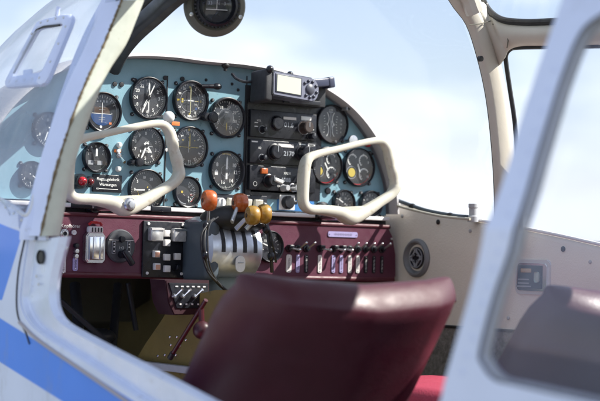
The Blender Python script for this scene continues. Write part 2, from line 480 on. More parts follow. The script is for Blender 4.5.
# --- dial designs
def mk_att(g, r):
    f = []
    n_ = 24
    for i in range(n_):
        a0, a1 = 90+180*i/n_, 90+180*(i+1)/n_
        p0, p1 = pol(a0, r*.74), pol(a1, r*.74)
        g.quad([(0, -.002, -r*.08), (p0[0], -.002, min(-r*.08, p0[1])), (p1[0], -.002, min(-r*.08, p1[1])), (0, -.002, -r*.0801)], BLUED)
    rect(g, 0, r*.12, r*1.0, r*.36, BROWN, -.0019)
    rect(g, 0, -r*.07, r*1.3, r*.03, WHITE); rect(g, 0, r*.0, r*.035, r*1.1, WHITE, -.0028)
    for q in (-.4, -.28, .15, .3): rect(g, 0, r*q, r*.4, r*.02, DIM)
    ticks(g, r*.95, -60, 60, 12, r*.1, r*.025, WHITE, 2, r*.16)
    arc(g, r*.97, 30, 170, r*.04, DIM)
    for x in (-.3, -.12, .1, .28): rect(g, r*x, r*.62, r*.1, r*.12, DIM)
    rect(g, r*.55, -r*.58, r*.16, r*.12, ORG); disc(g, r*.62, -r*.02, r*.04, WHITE)
    disc(g, -r*.05, -r*.8, r*.08, WHITE)
def mk_alt(g, r):
    ticks(g, r*.95, 0, 360, 60, r*.07, r*.02, WHITE, 5, r*.13)
    for i, t in enumerate(['12', '1', '2', '3', '4', '5', '6', '18', '8', '24', '20', '22']):
        x, z = pol(i*30, r*.7); g.text(t, r*.24, WHITE, (x, -.0025, z), bold=.0002)
    g.text('M', r*.12, DIM, (0, -.0025, r*.35))
def mk_vor(g, r):
    ticks(g, r*.97, 0, 360, 72, r*.07, r*.02, WHITE, 2, r*.11)
    for i, t in enumerate(['N', '3', '6', 'E', '12', '15', 'S', '21', '24', 'W', '30', '33']):
        x, z = pol(i*30, r*.76); g.text(t, r*.17, WHITE if i % 3 else YEL, (x, -.0025, z), -0, .0002)
    arc(g, r*.62, 0, 360, r*.02, DIM, n=40)
    for x in (-.48, -.36, -.24, .24, .36, .48): disc(g, r*x, 0, r*.03, DIM)
    rect(g, -r*.48, r*.0, r*.12, r*.24, YEL); rect(g, r*.48, 0, r*.3, r*.05, YEL)
    rect(g, r*.46, -r*.42, r*.14, r*.14, BLUED); g.text('TO', r*.14, WHITE, (r*.4, -.0027, -r*.2))
    rect(g, 0, 0, r*.3, r*.03, WHITE); rect(g, 0, -r*.85, r*.24, r*.1, WHITE)
def mk_map(g, r):
    ticks(g, r*.93, -135, 160, 30, r*.09, r*.03, WHITE, 5, r*.17)
    nums(g, r*.62, ['5', '10', '15', '20', '25', '30', '35'], r*.23, WHITE, -120, 150)
    g.text('mbar', r*.15, DIM, (0, -.0025, r*.32)); arc(g, r*.5, 0, 360, r*.015, DIM)
def mk_turn(g, r):
    rect(g, 0, -r*.38, r*1.2, r*.32, DIM, -.0021); rect(g, 0, -r*.38, r*.34, r*.3, BLACK, -.0023)
    ticks(g, r*.9, -50, 50, 4, r*.15, r*.06, WHITE); g.text('L', r*.2, WHITE, (-r*.6, -.0025, r*.25)); g.text('R', r*.2, WHITE, (r*.6, -.0025, r*.25))
    arc(g, r*.97, 20, 250, r*.03, DIM)
def mk_baro(g, r):
    ticks(g, r*.96, 0, 360, 50, r*.08, r*.02, WHITE, 5, r*.15)
    for i in range(10):
        x, z = pol(i*36, r*.68); g.text(str(i), r*.24, WHITE, (x, -.0025, z), 0, .0002)
    for i in range(5): rect(g, r*(-.3+i*.13), -r*.3, r*.09, r*.14, WHITE, -.0026)
    g.text('ALT', r*.14, WHITE, (r*.1, -.0025, r*.2)); rect(g, r*.28, -r*.02, r*.34, r*.04, DIM)
def mk_hdg(g, r):
    ticks(g, r*.97, 0, 360, 72, r*.08, r*.022, WHITE, 2, r*.13)
    for i, t in enumerate(['33', 'N', '3', '6', 'E', '12', '15', 'S', '21', '24', 'W', '30']):
        x, z = pol(i*30-6, r*.74); g.text(t, r*.2, WHITE, (x, -.0025, z), -R(-i*30), .0002)
    for a in (0, 45, 90, 270, 315): x, z = pol(a, r*.52); disc(g, x, z, r*.035, YEL)
    rect(g, 0, 0, r*1.3, r*.025, YEL, -.0027); rect(g, 0, r*.02, r*.06, r*.6, DIM); disc(g, 0, r*.93, r*.07, YEL)
def mk_vsi(g, r):
    ticks(g, r*.94, -90, 180, 36, r*.08, r*.025, WHITE, 6, r*.16)
    ticks(g, r*.94, -90, -360, 36, r*.08, r*.02, WHITE, 6, r*.16)
    for a, t in ((-90, '0'), (-50, '5'), (-10, '10'), (30, '20'), (90, '30'), (-130, '5'), (-170, '10'), (150, '20')):
        x, z = pol(a, r*.66); g.text(t, r*.2, WHITE, (x, -.0025, z), 0, .0002)
    g.text('m/s', r*.14, WHITE, (r*.15, -.0025, -r*.42)); arc(g, r*.5, 100, 260, r*.03, YEL)
def mk_temp(g, r):
    ticks(g, r*.8, 20, 160, 14, r*.14, r*.035, WHITE, 2, r*.24)
    nums(g, r*.45, ['12', '8', '4', '0'], r*.2, WHITE, 30, 150); arc(g, r*.84, 115, 150, r*.06, RED); rect(g, -r*.35, 0, r*.16, r*.16, YEL)
    arc(g, r*.9, 180, 330, r*.08, DIM); rect(g, r*.5, -r*.2, r*.35, r*.04, RED, -.0028)
def mk_rpm(g, r):
    ticks(g, r*.95, 0, 360, 60, r*.07, r*.02, WHITE, 5, r*.14)
    for a, t in ((-60, '8'), (-25, ''), (60, '10'), (95, '12'), (145, '14'), (195, '16'), (240, ''), (-95, '4')):
        x, z = pol(a, r*.64)
        if t: g.text(t, r*.28, WHITE, (x, -.0025, z), 0, .0003)
    arc(g, r*.97, -15, 20, r*.08, YEL); rect(g, -r*.6, -r*.12, r*.2, r*.24, WHITE)
    g.text('RPM', r*.12, DIM, (0, -.0025, r*.32)); arc(g, r*.3, 0, 360, r*.02, DIM)
def mk_twin(g, r):
    for sx in (-1, 1):
        for sz in (-1, 1):
            a0 = 30 if sx < 0 else -30
            arc(g, r*.52, (45 if sx < 0 else 225), (135 if sx < 0 else 315), r*.04, WHITE, c=(sx*r*.62, sz*r*.3))
    rect(g, 0, r*.68, r*.3, r*.06, DIM); g.text('x100', r*.13, WHITE, (0, -.0025, r*.8))
    for sx in (-1, 1):
        for i in range(7): rect(g, sx*r*(.42+.03*math.cos(i)), r*(-.45+i*.15), r*.09, r*.025, WHITE, a=sx*20)
    rect(g, 0, 0, r*.04, r*1.4, DIM); disc(g, -r*.55, -r*.02, r*.09, BLACK, -.003); disc(g, r*.55, -r*.02, r*.09, BLACK, -.003)
    for i in range(4): g.text(str(i*5), r*.13, WHITE, (r*.72, -.0025, r*(-.4+i*.22)))
def mk_eng(g, r):
    for sx, sz, rr in ((-.38, .4, .34), (.42, .4, .34), (.46, -.38, .36)):
        arc(g, r*rr, -150, 60, r*.06, WHITE, c=(sx*r, sz*r)); ticks_c(g, sx*r, sz*r, r*rr)
        disc(g, sx*r, sz*r, r*.07, BLACK, -.003)
    disc(g, -r*.42, -r*.3, r*.25, YEL, -.0028); arc(g, r*.36, 0, 360, r*.03, DIM, c=(-r*.42, -r*.3))
    for x, z, t in ((-.38, .72, '15'), (.4, .72, '8'), (.75, .3, '3'), (0, .1, '5'), (.2, -.5, '50'), (.72, -.5, '75')):
        g.text(t, r*.17, WHITE, (r*x, -.0025, r*z), 0, .0002)
    arc(g, r*.97, 110, 200, r*.04, RED)
def ticks_c(g, cx, cz, rr):
    for i in range(8):
        a = -150+i*30; x0, z0 = pol(a, rr*.8); rect(g, cx+x0, cz+z0, rr*.08, rr*.25, WHITE, a=a)
def mk_small(g, r):
    ticks(g, r*.9, -120, 120, 12, r*.14, r*.04, WHITE, 3, r*.26); nums(g, r*.5, ['0', '10', '20', '30'], r*.24, WHITE, -110, 110)
    g.text('A', r*.24, WHITE, (0, -.0025, -r*.5)); arc(g, r*.97, -100, -40, r*.08, YEL)
def mk_left(g, r):
    ticks(g, r*.94, 0, 360, 36, r*.1, r*.03, WHITE, 3, r*.2); nums(g, r*.62, ['0', '2', '4', '6', '8', ''], r*.26, WHITE, 0, 300)

gauge('attitude_indicator', 101.5, 112.5, 41, 'attitude indicator with blue lower half, partly behind the door post', mk_att, [], knob=None)
gauge('altimeter', 147, 98.3, 43, 'top left gauge with long crossed white needles', mk_alt,
      [(2, .86, .09, WHITE, {'name': 'needle'}), (26, .92, .06, WHITE, {'tail': .85}), (178, .8, .05, WHITE, {'tail': .5}), (214, .55, .07, WHITE)], bez=.9)
gauge('course_indicator', 189, 101, 41, 'course deviation gauge with yellow marks and vertical bar', mk_vor, [(0, .8, .03, mat('pale yellow bar', (.6, .58, .35), .5), {'tail': .75, 'hub': 0}), (90, .22, .06, WHITE, {'tail': .2, 'hub': 0})], knob=135, bez=.86)
gauge('manifold_pressure_gauge', 225.5, 118, 41.5, 'gauge with dark needle pointing down left, beside radios', mk_map, [(180, .7, .06, YEL, {'y': -.004}), (205, .55, .16, BLACK, {'hub': .2})], bez=.88)
gauge('turn_indicator', 95, 157.5, 31, 'small turn and slip gauge above the red lamps', mk_turn, [(0, .7, .14, WHITE, {'tail': .0})])
gauge('altimeter', 145, 146, 40, 'altimeter with number windows, seen through the left yoke', mk_baro, [(205, .8, .1, WHITE), (140, .5, .12, WHITE)], knob=215, bez=.92)
gauge('gyro_compass', 188, 147.3, 42, 'heading gauge with yellow horizontal bar and compass numerals', mk_hdg, [(0, .75, .05, YEL, {'tail': .1, 'hub': .04})], bez=.9)
gauge('climb_indicator', 145, 190, 42, 'climb gauge below the altimeter, half hidden by the yoke', mk_vsi, [(-92, .75, .07, WHITE), (200, .6, .05, YEL)], bez=.91)
gauge('engine_temperature_gauge', 185.5, 192, 32, 'small gauge with scale on its right half and one red mark', mk_temp, [], bez=.86)
gauge('tachometer', 225, 171, 41, 'rev counter with a white needle pointing straight up', mk_rpm, [(1, .8, .1, WHITE, {'tail': .45})], bez=.9)
gauge('fuel_gauge', 330, 124.5, 39.5, 'grey patterned twin arc gauge at top right of the radios', mk_twin, [(170, .45, .05, DIM, {'hub': 0})], bez=.92)
gauge('engine_gauge', 324.5, 166, 38.5, 'left one of two engine gauges with a yellow disc', mk_eng, [(150, .3, .07, WHITE, {'c': (0, 0), 'hub': 0})], bez=.92)
gauge('engine_gauge', 357, 167.5, 38.8, 'right one of two engine gauges with a yellow disc', mk_eng, [(160, .3, .07, WHITE, {'hub': 0})], bez=.92)
gauge('ammeter', 342, 203, 27, 'small gauge at the lower right behind the right yoke', mk_small, [(-60, .7, .08, WHITE)], bez=.85)
gauge('pressure_gauge', 369, 204.5, 28, 'rightmost small gauge in the lower corner of the panel', mk_small, [(70, .7, .08, WHITE)], bez=.85)
gauge('airspeed_indicator', 47, 130, 36, 'gauge at far left seen through the hazy side glass', mk_left, [(200, .8, .08, WHITE)])
gauge('suction_gauge', 30, 175, 28, 'lower far left gauge behind the side glass', mk_left, [(120, .8, .08, WHITE)])

# small panel items
def pan_part(name, px, py, fn, label=None, y=0., par=None):
    g = MB(); fn(g); o = g.build(name, par or panel, loc=P(px, py, y))
    if label: o['label'] = label
    return o
def knobf(r, L, m, tip=None):
    def f(g):
        g.lathe([(r*.9, 0), (r*.9, L*.2), (r, L*.25), (r, L*.85), (r*.85, L), (0, L*1.02)], m, seg=24)
        if tip: g.lathe([(r*.6, L*1.0), (r*.55, L*1.15), (r*.3, L*1.3), (0, L*1.35)], tip, seg=20)
    return f
for q in [(114.5, 84.2), (121.3, 84.6), (134.5, 80.5), (165, 78), (182, 79), (168, 118)]:
    pan_part('screw', q[0], q[1], lambda g: g.lathe([(.005, 0), (.005, .003), (0, .004)], BLACKM, seg=16))
for q in [(159, 82), (206, 80), (232, 84), (238, 90), (67, 200), (166, 200), (168, 210), (204, 212), (341, 151), (349, 147), (313, 180), (384, 150), (372, 154), (378, 154), (313, 190), (383, 217), (380, 216), (119, 167.5)]:
    pan_part('rivet', q[0], q[1], lambda g: g.lathe([(.0035, 0), (.003, .002), (0, .0028)], BLACKM, seg=12))
pan_part('red_lamp', 75, 181.5, knobf(.0155, .03, BLACK, RED), 'black lamp holder with a red lens, next to the door post')
pan_part('red_lamp', 86.5, 182, knobf(.0115, .018, BLACK, mat('dull red lens', (.12, .01, .012), .2, coat=.5)), 'darker lamp holder with a dull red lens')
def placard(g):
    g.box((0, -.002, 0), (.069, .004, .036), BLACK, .001)
    g.text('Flugzeugelektrik', .0086, WHITE, (.001, -.0043, .0085), bold=.0001, ax=.96); g.text('Warnungen', .0086, WHITE, (.001, -.0043, -.0025), bold=.0001)
    g.box((0, -.0043, -.0115), (.05, .0004, .0012), WHITE); g.box((-.023, -.0043, -.0115), (.006, .0004, .003), WHITE)
pan_part('placard', 106.5, 183.5, placard, 'black placard with white German writing')
def tog(g, L=.018, a=25, m=CHROME):
    g.lathe([(.0062, 0), (.0062, .004), (.004, .0045), (.004, .008), (0, .008)], STEEL, seg=6)
    d = Vector((0, -math.cos(R(a)), -math.sin(R(a)))); g.tube([Vector((0, -.006, 0)), Vector((0, -.006, 0))+d*L], [.0018, .0034], m, 10)
pan_part('indicator_lamp', 118.5, 145, lambda g: g.lathe([(.006, 0), (.006, .005), (.004, .009), (0, .01)], PALE, seg=16))
pan_part('indicator_lamp', 117, 151, lambda g: (g.box((0, -.002, 0), (.016, .003, .007), ORG, .0008), g.lathe([(.004, .003), (.004, .008), (0, .009)], PALE, seg=12)), 'small orange tag behind the toggle')
pan_part('toggle_switch', 118, 155.5, lambda g: tog(g, .026, 35))
pan_part('indicator_lamp', 117.5, 169, lambda g: g.lathe([(.006, 0), (.006, .005), (.004, .009), (0, .01)], PALE, seg=16))
pan_part('knob', 129, 163, knobf(.006, .02, BLACK))
pan_part('white_ball_knob', 154, 118.5, lambda g: (g.cyl((0, 0, 0), (0, -.05, 0), .004, STEEL), g.sphere((0, -.058, 0), .0125, PALE, seg=24)), 'white ball on a short pull rod')
pan_part('knob', 206, 118, lambda g: (g.lathe([(.006, 0), (.006, .015), (.011, .017), (.012, .03), (.009, .034), (0, .035)], BLACK, seg=24)))
pan_part('lever_knob', 206, 87.5, lambda g: (g.tube([(-.02, -.012, 0), (.012, -.018, .002)], [.004, .0055], BLACK, 12), g.sphere((.016, -.018, .002), .009, BLACK, (1.3, 1, .8))))
pan_part('orange_tag', 172, 124, lambda g: g.box((0, -.014, 0), (.02, .001, .0085), ORG, .0003), 'small orange tag under the course gauge')
pan_part('cover_button', 327, 191, knobf(.0075, .006, BLACK))
pan_part('shaft_gland', 321, 211, lambda g: g.lathe([(.021, 0), (.021, .008), (.014, .014), (0, .014)], BLACK, seg=28), 'black collar around the right yoke shaft')
pan_part('shaft_gland', 92, 206, lambda g: g.lathe([(.021, 0), (.021, .008), (.014, .014), (0, .014)], BLACK, seg=28), 'black collar around the left yoke shaft')
pan_part('pull_knob', 346, 141, lambda g: (g.lathe([(.004, 0), (.004, .02), (.012, .022), (.012, .028), (0, .029)], STEEL, seg=20)))
pan_part('red_button', 366, 144.5, knobf(.006, .012, RED), 'small bright red button')
pan_part('screw', 333, 143, lambda g: g.lathe([(.005, 0), (.005, .01), (0, .012)], BLACK, seg=16))
pan_part('white_jack', 166, 150, lambda g: g.lathe([(.004, 0), (.004, .004), (0, .005)], PALE, seg=12))
# black strip with rockers and knob under the radios
def rockers(g):
    g.box((0, -.003, 0), (.16, .006, .038), BLACK, .001)
    g.lathe([(.011, .006), (.010, .018), (.006, .020), (0, .0205)], PALE, seg=20, c=(-.047, 0, 0))
    g.box((-.047, -.021, 0), (.003, .003, .018), PALE)
    for x in (-.018, .024, .053): g.box((x, -.009, -.0), (.021, .010, .022), IVORY, .002, Matrix.Rotation(R(12), 3, 'X'))
    g.lathe([(.005, .006), (.004, .012), (0, .013)], STEEL, seg=12, c=(.072, 0, 0))
pan_part('rocker_strip', 235.5, 203.5, rockers, 'black strip with cream rocker switches behind the levers')
def blueplate(g):
    g.box((0, -.002, .013), (.165, .006, .009), BLUE2, .001)
    g.box((.045, -.002, -.0105), (.1, .004, .036), BLUE2, .001)
    g.box((.018, -.0055, -.0105), (.042, .003, .033), PALE, .001)
    g.lathe([(.0145, .006), (.0145, .018), (.012, .020), (0, .0205)], BLACK, seg=24, c=(.016, 0, -.0105)); g.box((.029, -.016, -.0105), (.015, .008, .008), BLACK, .001)
pan_part('blue_plate', 279, 197.5, blueplate, 'bright blue bracket with white plate and black knob')
pan_part('black_column', 247.5, 140, lambda g: g.box((0, -.001, -.0), (.02, .003, .24), BLACKM, .0005))
# cable near the gps mount
g = MB()
pts = [P(232, 74, -.035), P(237, 79, -.05), P(246, 82, -.06), P(256, 81, -.06), P(262, 79, -.05)]
g.tube(smoothpath(pts), .0034, mat('glossy black cable', (.03, .03, .035), .2), 8)
tag(g.build('power_cable'), 'thin black cable looping from the glareshield to the mounted display', 'cable')

# ------------------------------------------------------------------ radio stack
def ctr(px0, py0, px1, py1, y=0):
    a = P(px0, py0, y); b = P(px1, py1, y); return a, b
def radio(name, label, box4, disp, fn):
    px0, py0, px1, py1 = box4
    mid = P((px0+px1)/2, (py0+py1)/2, -.006)
    W = P(px1, (py0+py1)/2, -.006).x-P(px0, (py0+py1)/2, -.006).x; H = (py1-py0)*mpp((px0+px1)/2, (py0+py1)/2)
    root = tag(empty(name, mid), label, 'radio')
    g = MB(); g.box((0, .002, 0), (W, .016, H), BLACK, .0015); g.build('faceplate', root)
    fn(root, W, H)
    return root
DIGIT = mat('dim digits', (.42, .45, .5), .5)
def face_txt(g, t, s_, x, z, m=WHITE, y=-.0066): g.text(t, s_, m, (x, y, z), bold=s_*.01)
def rknob(root, x, z, r, L=.016, m=None, name='knob', ptr=True):
    g = MB(); g.lathe([(r*1.15, .006), (r*1.15, .008), (r, .009), (r*.95, .006+L), (r*.8, .008+L), (0, .008+L)], m or BLACK, seg=24)
    if ptr: g.box((0, -.0085-L, r*.4), (.0015, .001, r*.8), DIM)
    return g.build(name, root, loc=(x, 0, z))
def ringp(root, x, z, r, m=DIM):
    g = MB(); g.lathe([(r, .0062), (r, .0072), (r*.9, .0072), (r*.9, .0062)], m, seg=28); g.build('dial_ring', root, loc=(x, 0, z))
def radio1(root, W, H):
    rknob(root, -W*.33, -H*.22, .006, .014); ringp(root, -W*.33, -H*.22, .009)
    ringp(root, -W*.12, H*.05, .018); rknob(root, -W*.12, H*.05, .0155, .008, ptr=False)
    g = MB(); face_txt(g, '01.6', .015, W*.07, H*.02, DIGIT); g.box((W*.08, -.007, H*.27), (.035, .001, .006), LABW)
    for x, z in ((-.42, .02), (-.42, -.12), (.35, -.08), (.43, -.08)): g.box((W*x, -.0068, H*z), (.009, .0006, .002), WHITE)
    face_txt(g, 'VOL', .006, -W*.38, H*.1); g.build('display', root, smooth=False)
    rknob(root, W*.3, -H*.02, .0135, .02, mat('brown knob', (.06, .045, .04), .35)); ringp(root, W*.3, -H*.02, .0165); rknob(root, W*.4, -H*.33, .008, .016)
def radio2(root, W, H):
    rknob(root, -W*.33, -H*.25, .006, .014); ringp(root, -W*.33, -H*.25, .008)
    rknob(root, -W*.14, H*.02, .0165, .012)
    g = MB(); face_txt(g, '12170', .0145, W*.06, -H*.02, DIGIT); g.box((W*.03, -.007, H*.32), (.042, .001, .007), LABW)
    for x, z in ((-.44, .4), (.28, .42), (.43, .42), (.41, .41)): g.box((W*x, -.0068, H*z), (.016, .0006, .003), WHITE)
    face_txt(g, 'SQ', .006, -W*.36, H*.15); g.build('display', root, smooth=False)
    rknob(root, W*.29, H*.05, .0165, .022); rknob(root, W*.34, -H*.1, .011, .034, ptr=False)
def radio3(root, W, H):
    g = MB(); g.box((-W*.3, -.009, H*.28), (.017, .006, .012), OKNOB, .001); g.build('orange_button', root)
    k_ = rknob(root, -W*.22, -H*.1, .013, .02)
    g = MB(); g.box((-W*.16, -.03, -H*.1), (.024, .006, .009), PALE, .003, Matrix.Rotation(R(15), 3, 'Y')); g.build('pointer', root)
    ringp(root, -W*.42, -H*.25, .005, WHITE)
    g = MB(); face_txt(g, 'XPDR', .0075, W*.06, H*.24); face_txt(g, '1088', .013, W*.04, -H*.03, DIGIT)
    for x, t in ((-.06, 'ON'), (.2, 'ALT')): face_txt(g, t, .006, W*x, -H*.3)
    g.build('display', root, smooth=False)
    rknob(root, W*.14, -H*.33, .0085, .02, STEEL, ptr=False); rknob(root, W*.0, -H*.36, .007, .018, GREYL, ptr=False); rknob(root, W*.3, 0, .013, .02)
pan_part('radio_backing', 283, 151, lambda g: g.box((0, -.002, 0), (.205, .006, .215), BLACK))
rack = tag(empty('radio_rack', P(284, 97, 0)), 'plain black equipment box above the three radios', 'rack')
g = MB(); a, b = P(250, 96), P(316, 96)
g.box((0, -.012, .006), (b.x-a.x-.004, .05, .05), BLACKM, .002)
g.box((.02, -.04, -.012), (.1, .006, .01), BLACK, .001); g.build('box', rack)
g = MB(); g.box((-.03, -.0385, .0), (.03, .001, .003), DIM); g.box((.065, -.0385, -.01), (.006, .001, .006), DIM); g.build('strip', rack, smooth=False)
radio('navigation_radio', 'top black radio with three knobs and white digits, below the equipment box', (249.5, 112, 315.5, 139), '', radio1)
radio('communication_radio', 'middle black radio with big round knobs and white digits', (249, 141.5, 315, 165), '', radio2)
radio('transponder', 'bottom black radio with a small orange button above the blue bracket', (248.5, 167, 314.5, 191.5), '', radio3)
for q in [(313, 109.3)]:
    g = MB(); g.box((0, 0, 0), (.028, .003, .009), PALE, .0008); g.build('white_tag', rack, loc=P(306, 118.5, -.012)-rack.location)

# ------------------------------------------------------------------ mounted satellite display (gps)
gp = P(295, 87, -.10)
gps = tag(empty('gps_unit', gp, (R(-4), R(3.5), R(2))), 'grey portable navigation display with bright screen on top of the panel', 'gps unit')
gps.scale = (.93, .93, .93)
g = MB()
def rrect(w_, h_, r_l, r_r, n=6):
    out = []
    for cx, cz, r_, a0 in ((w_/2-r_r, h_/2-r_r, r_r, 0), (-w_/2+r_l, h_/2-r_l, r_l, 90), (-w_/2+r_l, -h_/2+r_l, r_l, 180), (w_/2-r_r, -h_/2+r_r, r_r, 270)):
        for i in range(n+1):
            a = R(a0+90*i/n); out.append((cx+r_*math.cos(a), cz+r_*math.sin(a)))
    return out
g.prism(rrect(.140, .058, .006, .022), 0, .034, GPSB, .004); g.build('case', gps)
g = MB(); g.prism(rrect(.136, .053, .005, .020), -.0035, .002, GPSF, .002); g.build('bezel', gps)
g = MB(); g.box((-.022, -.0036, .001), (.078, .003, .044), BTN, .001); g.build('screen_frame', gps)
g = MB(); g.box((-.022, -.0056, .001), (.070, .001, .038), SCREEN); g.build('screen', gps, smooth=False)
g = MB(); g.lathe([(.0125, .003), (.0125, .006), (.009, .0085), (0, .009)], GPSB, seg=24, c=(.042, 0, 0)); g.build('rocker_button', gps)
for a in (-50, -15, 20, 60, 105, 145, 180, 215):
    x, z = pol(a, .0215)
    g = MB(); g.lathe([(.0038, .003), (.0038, .006), (.002, .0075), (0, .0078)], BTN, seg=12, c=(.042+x*.95, 0, z*.9)); g.build('button', gps)
g = MB(); g.box((-.083, .02, -.008), (.022, .06, .075), BLACKM, .006); g.box((-.073, -.006, .0), (.006, .01, .06), BLACK, .002)
g.sphere((-.083, -.01, .028), .009, BLACK); g.build('mount', gps)
g = MB(); g.box((0, 0, 0), (.085, .03, .02), NAVY, .003, Matrix.Rotation(R(-12), 3, 'Y')); g.box((.036, -.0, .0065), (.02, .033, .026), NAVY, .004, Matrix.Rotation(R(-12), 3, 'Y'))
g.build('antenna', gps, loc=(.104, .05, .030))
g = MB(); g.sphere((0, .02, .032), .008, BLACK); g.build('power_button', gps)

# ------------------------------------------------------------------ lower burgundy switch panel
YL = -.02
sw = tag(empty('switch_panel', P(230, 250, YL)), 'burgundy lower panel with rows of toggles, below the teal panel', 'switch panel')
SWL = sw.location.copy()
def SP(px, py, y=YL): return P(px, py, y) - SWL
g = MB(); zt2 = SP(230, 221.5).z; zb = SP(230, 277).z
xr = SP(396, 250).x; xl = -xr-2*SWL.x
prof = [(xl, zt2), (xr-.025, zt2), (xr-.012, zt2-.02), (xr-.002, zt2-.06), (xr, zb+.01), (xr-.004, zb), (xl, zb)]
g.prism(prof, 0, .004, BURG)
g.build('plate', sw, smooth=False)
BURGD = mat('burgundy lip paint', (.09, .012, .022), .5, var=.15, vscale=20)
g = MB(); g.tube([(xl, .004, zb), (xr-.004, .004, zb)], .007, BURGD, 12)
g.tube([(xl, .002, zt2+.002), (xr-.02, .002, zt2+.002)], .005, BURGD, 10); g.build('lip', sw)
def sp(name, px, py, fn, label=None, y=YL, par=None):
    g = MB(); fn(g); o = g.build(name, par or sw, loc=SP(px, py, y))
    if label: o['label'] = label
    return o
def jack(g): g.lathe([(.0095, 0), (.0095, .003), (.007, .0045), (.0045, .0045), (.0045, .001), (0, .001)], STEEL, seg=20); disc(g, 0, 0, .0044, BLACK, -.0012)
for q in [(64, 233.5), (64, 245)]: sp('jack_socket', *q, jack)
sp('jack_socket', 73.5, 232.5, lambda g: (g.lathe([(.005, 0), (.005, .004), (.003, .004), (0, .001)], PALE, seg=14)))
for q in [(75, 245.5), (75, 251), (74.5, 256)]: sp('button', *q, knobf(.005, .01, BLACK if q[1] < 250 else STEEL))
def wrt(g):
    for i in range(9): rect(g, -.026+i*.0065, .0015*math.sin(i*2), .004, .0025+.002*(i % 3), LABW, -.0006, a=i*25)
sp('writing', 70.5, 226, lambda g: g.text('Kopfhörer', .0105, LABW, (0, -.0008, 0), bold=.0001))
def tagf(w_, h_, m, t=None):
    def f(g):
        g.prism(rrect(w_, h_, w_*.35 if w_ < h_ else h_*.35, w_*.35 if w_ < h_ else h_*.35, 4), 0, -.002, m, .0004)
        L = (h_ if h_ > w_ else w_)/2-.004
        for s_ in (-1, 1):
            g.lathe([(.0014, .002), (.0012, .003), (0, .0032)], CHROME, seg=8, c=(0, 0, s_*L) if h_ > w_ else (s_*L, 0, 0))
        if h_ > w_: 
            for i in range(9): rect(g, (i*7 % 3-1)*.0004, -h_*.3+i*h_*.07, w_*(.2+.1*(i*5 % 3)), h_*.03, BLACK if m != BLACK else LABW, -.0022)
        else:
            for i in range(22): rect(g, (i-10.5)*w_*.028, 0, w_*.016, h_*(.22+.12*(i*7 % 3)), mat('worn engraving', (.2, .18, .3), .5), -.0022)
    return f
sp('label_plate', 63, 264.5, tagf(.011, .042, LABW)); sp('label_plate', 75, 264, tagf(.012, .028, LABP))
def fuse(g):
    poly = [(-.017, -.034), (.017, -.034), (.0225, -.028), (.0225, .02), (.016, .028), (-.016, .028), (-.0225, .02), (-.0225, -.028)]
    g.prism(poly, 0, -.016, STEEL, .002)
    g.box((0, -.0175, -.004), (.034, .004, .048), CHROME, .0015)
    for i in (-1, 1): g.box((i*.008, -.02, -.004), (.002, .003, .044), STEEL, .0005)
fu = sp('fuse_box', 92, 246, fuse, 'shiny steel guarded box with a red cap')
g = MB(); g.box((0, -.01, 0), (.034, .014, .014), LABW, .004)
for i in range(4): g.box((-.01+i*.007, -.0175, 0), (.0022, .002, .009), BLACK)
g.build('terminal', fu, loc=(0, 0, .033)); g = MB(); g.tube([(-.015, -.01, 0), (-.01, -.012, .005), (.01, -.012, .005), (.015, -.01, 0)], .003, RED, 8); g.build('red_cap', fu, loc=(0, 0, .043))
def mag(g):
    g.lathe([(.0345, 0), (.0345, .004), (.032, .007), (0, .007)], mat('dark grey switch disc', (.06, .065, .075), .45, var=.15), seg=40)
    for sx in (-1, 1):
        g.box((sx*.018, -.0075, -.003), (.009, .001, .026), DIM, .0003); g.box((sx*.018, -.0082, -.003), (.006, .001, .023), BLACK)
        for z in (-.009, 0, .006): g.box((sx*.018, -.009, z-.002), (.003, .001, .003), LABW)
    g.box((0, -.0075, .012), (.058, .001, .0012), LABW); g.lathe([(.007, .007), (.006, .014), (0, .0145)], BLACK, seg=16, c=(0, 0, .014))
    g.text('1+2', .008, LABW, (0, -.0075, -.004))
ms = sp('magneto_switch', 119.5, 246, mag, 'round grey rotary switch with two side slots')
g = MB(); g.cyl((0, 0, 0), (0, -.016, 0), .008, BLACK); g.box((.006, -.02, -.006), (.012, .01, .038), BLACK, .003, Matrix.Rotation(R(-38), 3, 'Y')); g.build('switch_handle', ms, loc=(0, -.006, -.017))
def annun(g):
    g.box((0, -.003, 0), (.108, .006, .118), BLACK, .0015)
an = sp('warning_light_panel', 163.5, 249.5, annun, 'black panel with pale lamps and square buttons')
for x, z in ((-.046, .053), (.046, .053), (-.046, -.05), (.046, -.05)):
    g = MB(); g.lathe([(.0035, .006), (.003, .008), (0, .0085)], LABW, seg=10); g.build('screw', an, loc=(x*.92, 0, z))
LAMP = mat('clear lamp lens', (.62, .62, .62), .12, .3, coat=.8, var=.3, vscale=90)
for x in (-.024, .033):
    g = MB(); g.box((0, -.012, 0), (.031, .016, .028), LAMP, .003); g.box((0, -.0208, .011), (.031, .002, .004), CHROME); g.build('lamp', an, loc=(x-.004, 0, .031))
for x, z, m in ((.0, .034, LABW), (.001, .014, LABW), (-.024, -.010, ORG), (.002, -.016, LABW), (.028, -.014, LABW), (-.022, -.036, ORG), (.003, -.040, LABW), (.03, -.037, BLACK)):
    g = MB(); s_ = .014 if m != BLACK else .01; g.box((0, -.010, 0), (s_, .010, s_), LABW if m == ORG else m, .0015); 
    if m == ORG: g.box((0, -.0155, -.001), (s_*.75, .001, s_*.7), mat('peach lens', (.6, .3, .2), .3))
    g.build('button', an, loc=(x, 0, z))
# small gauge right of the lever box
gg = gauge('pressure_gauge', 268, 246.5, 32, 'round dark gauge in the burgundy panel behind the cables', mk_small, [(-70, .7, .08, WHITE)], screws=False, parent=None, yplane=YL)
gg.parent = sw; gg.location = SP(268, 246.5)
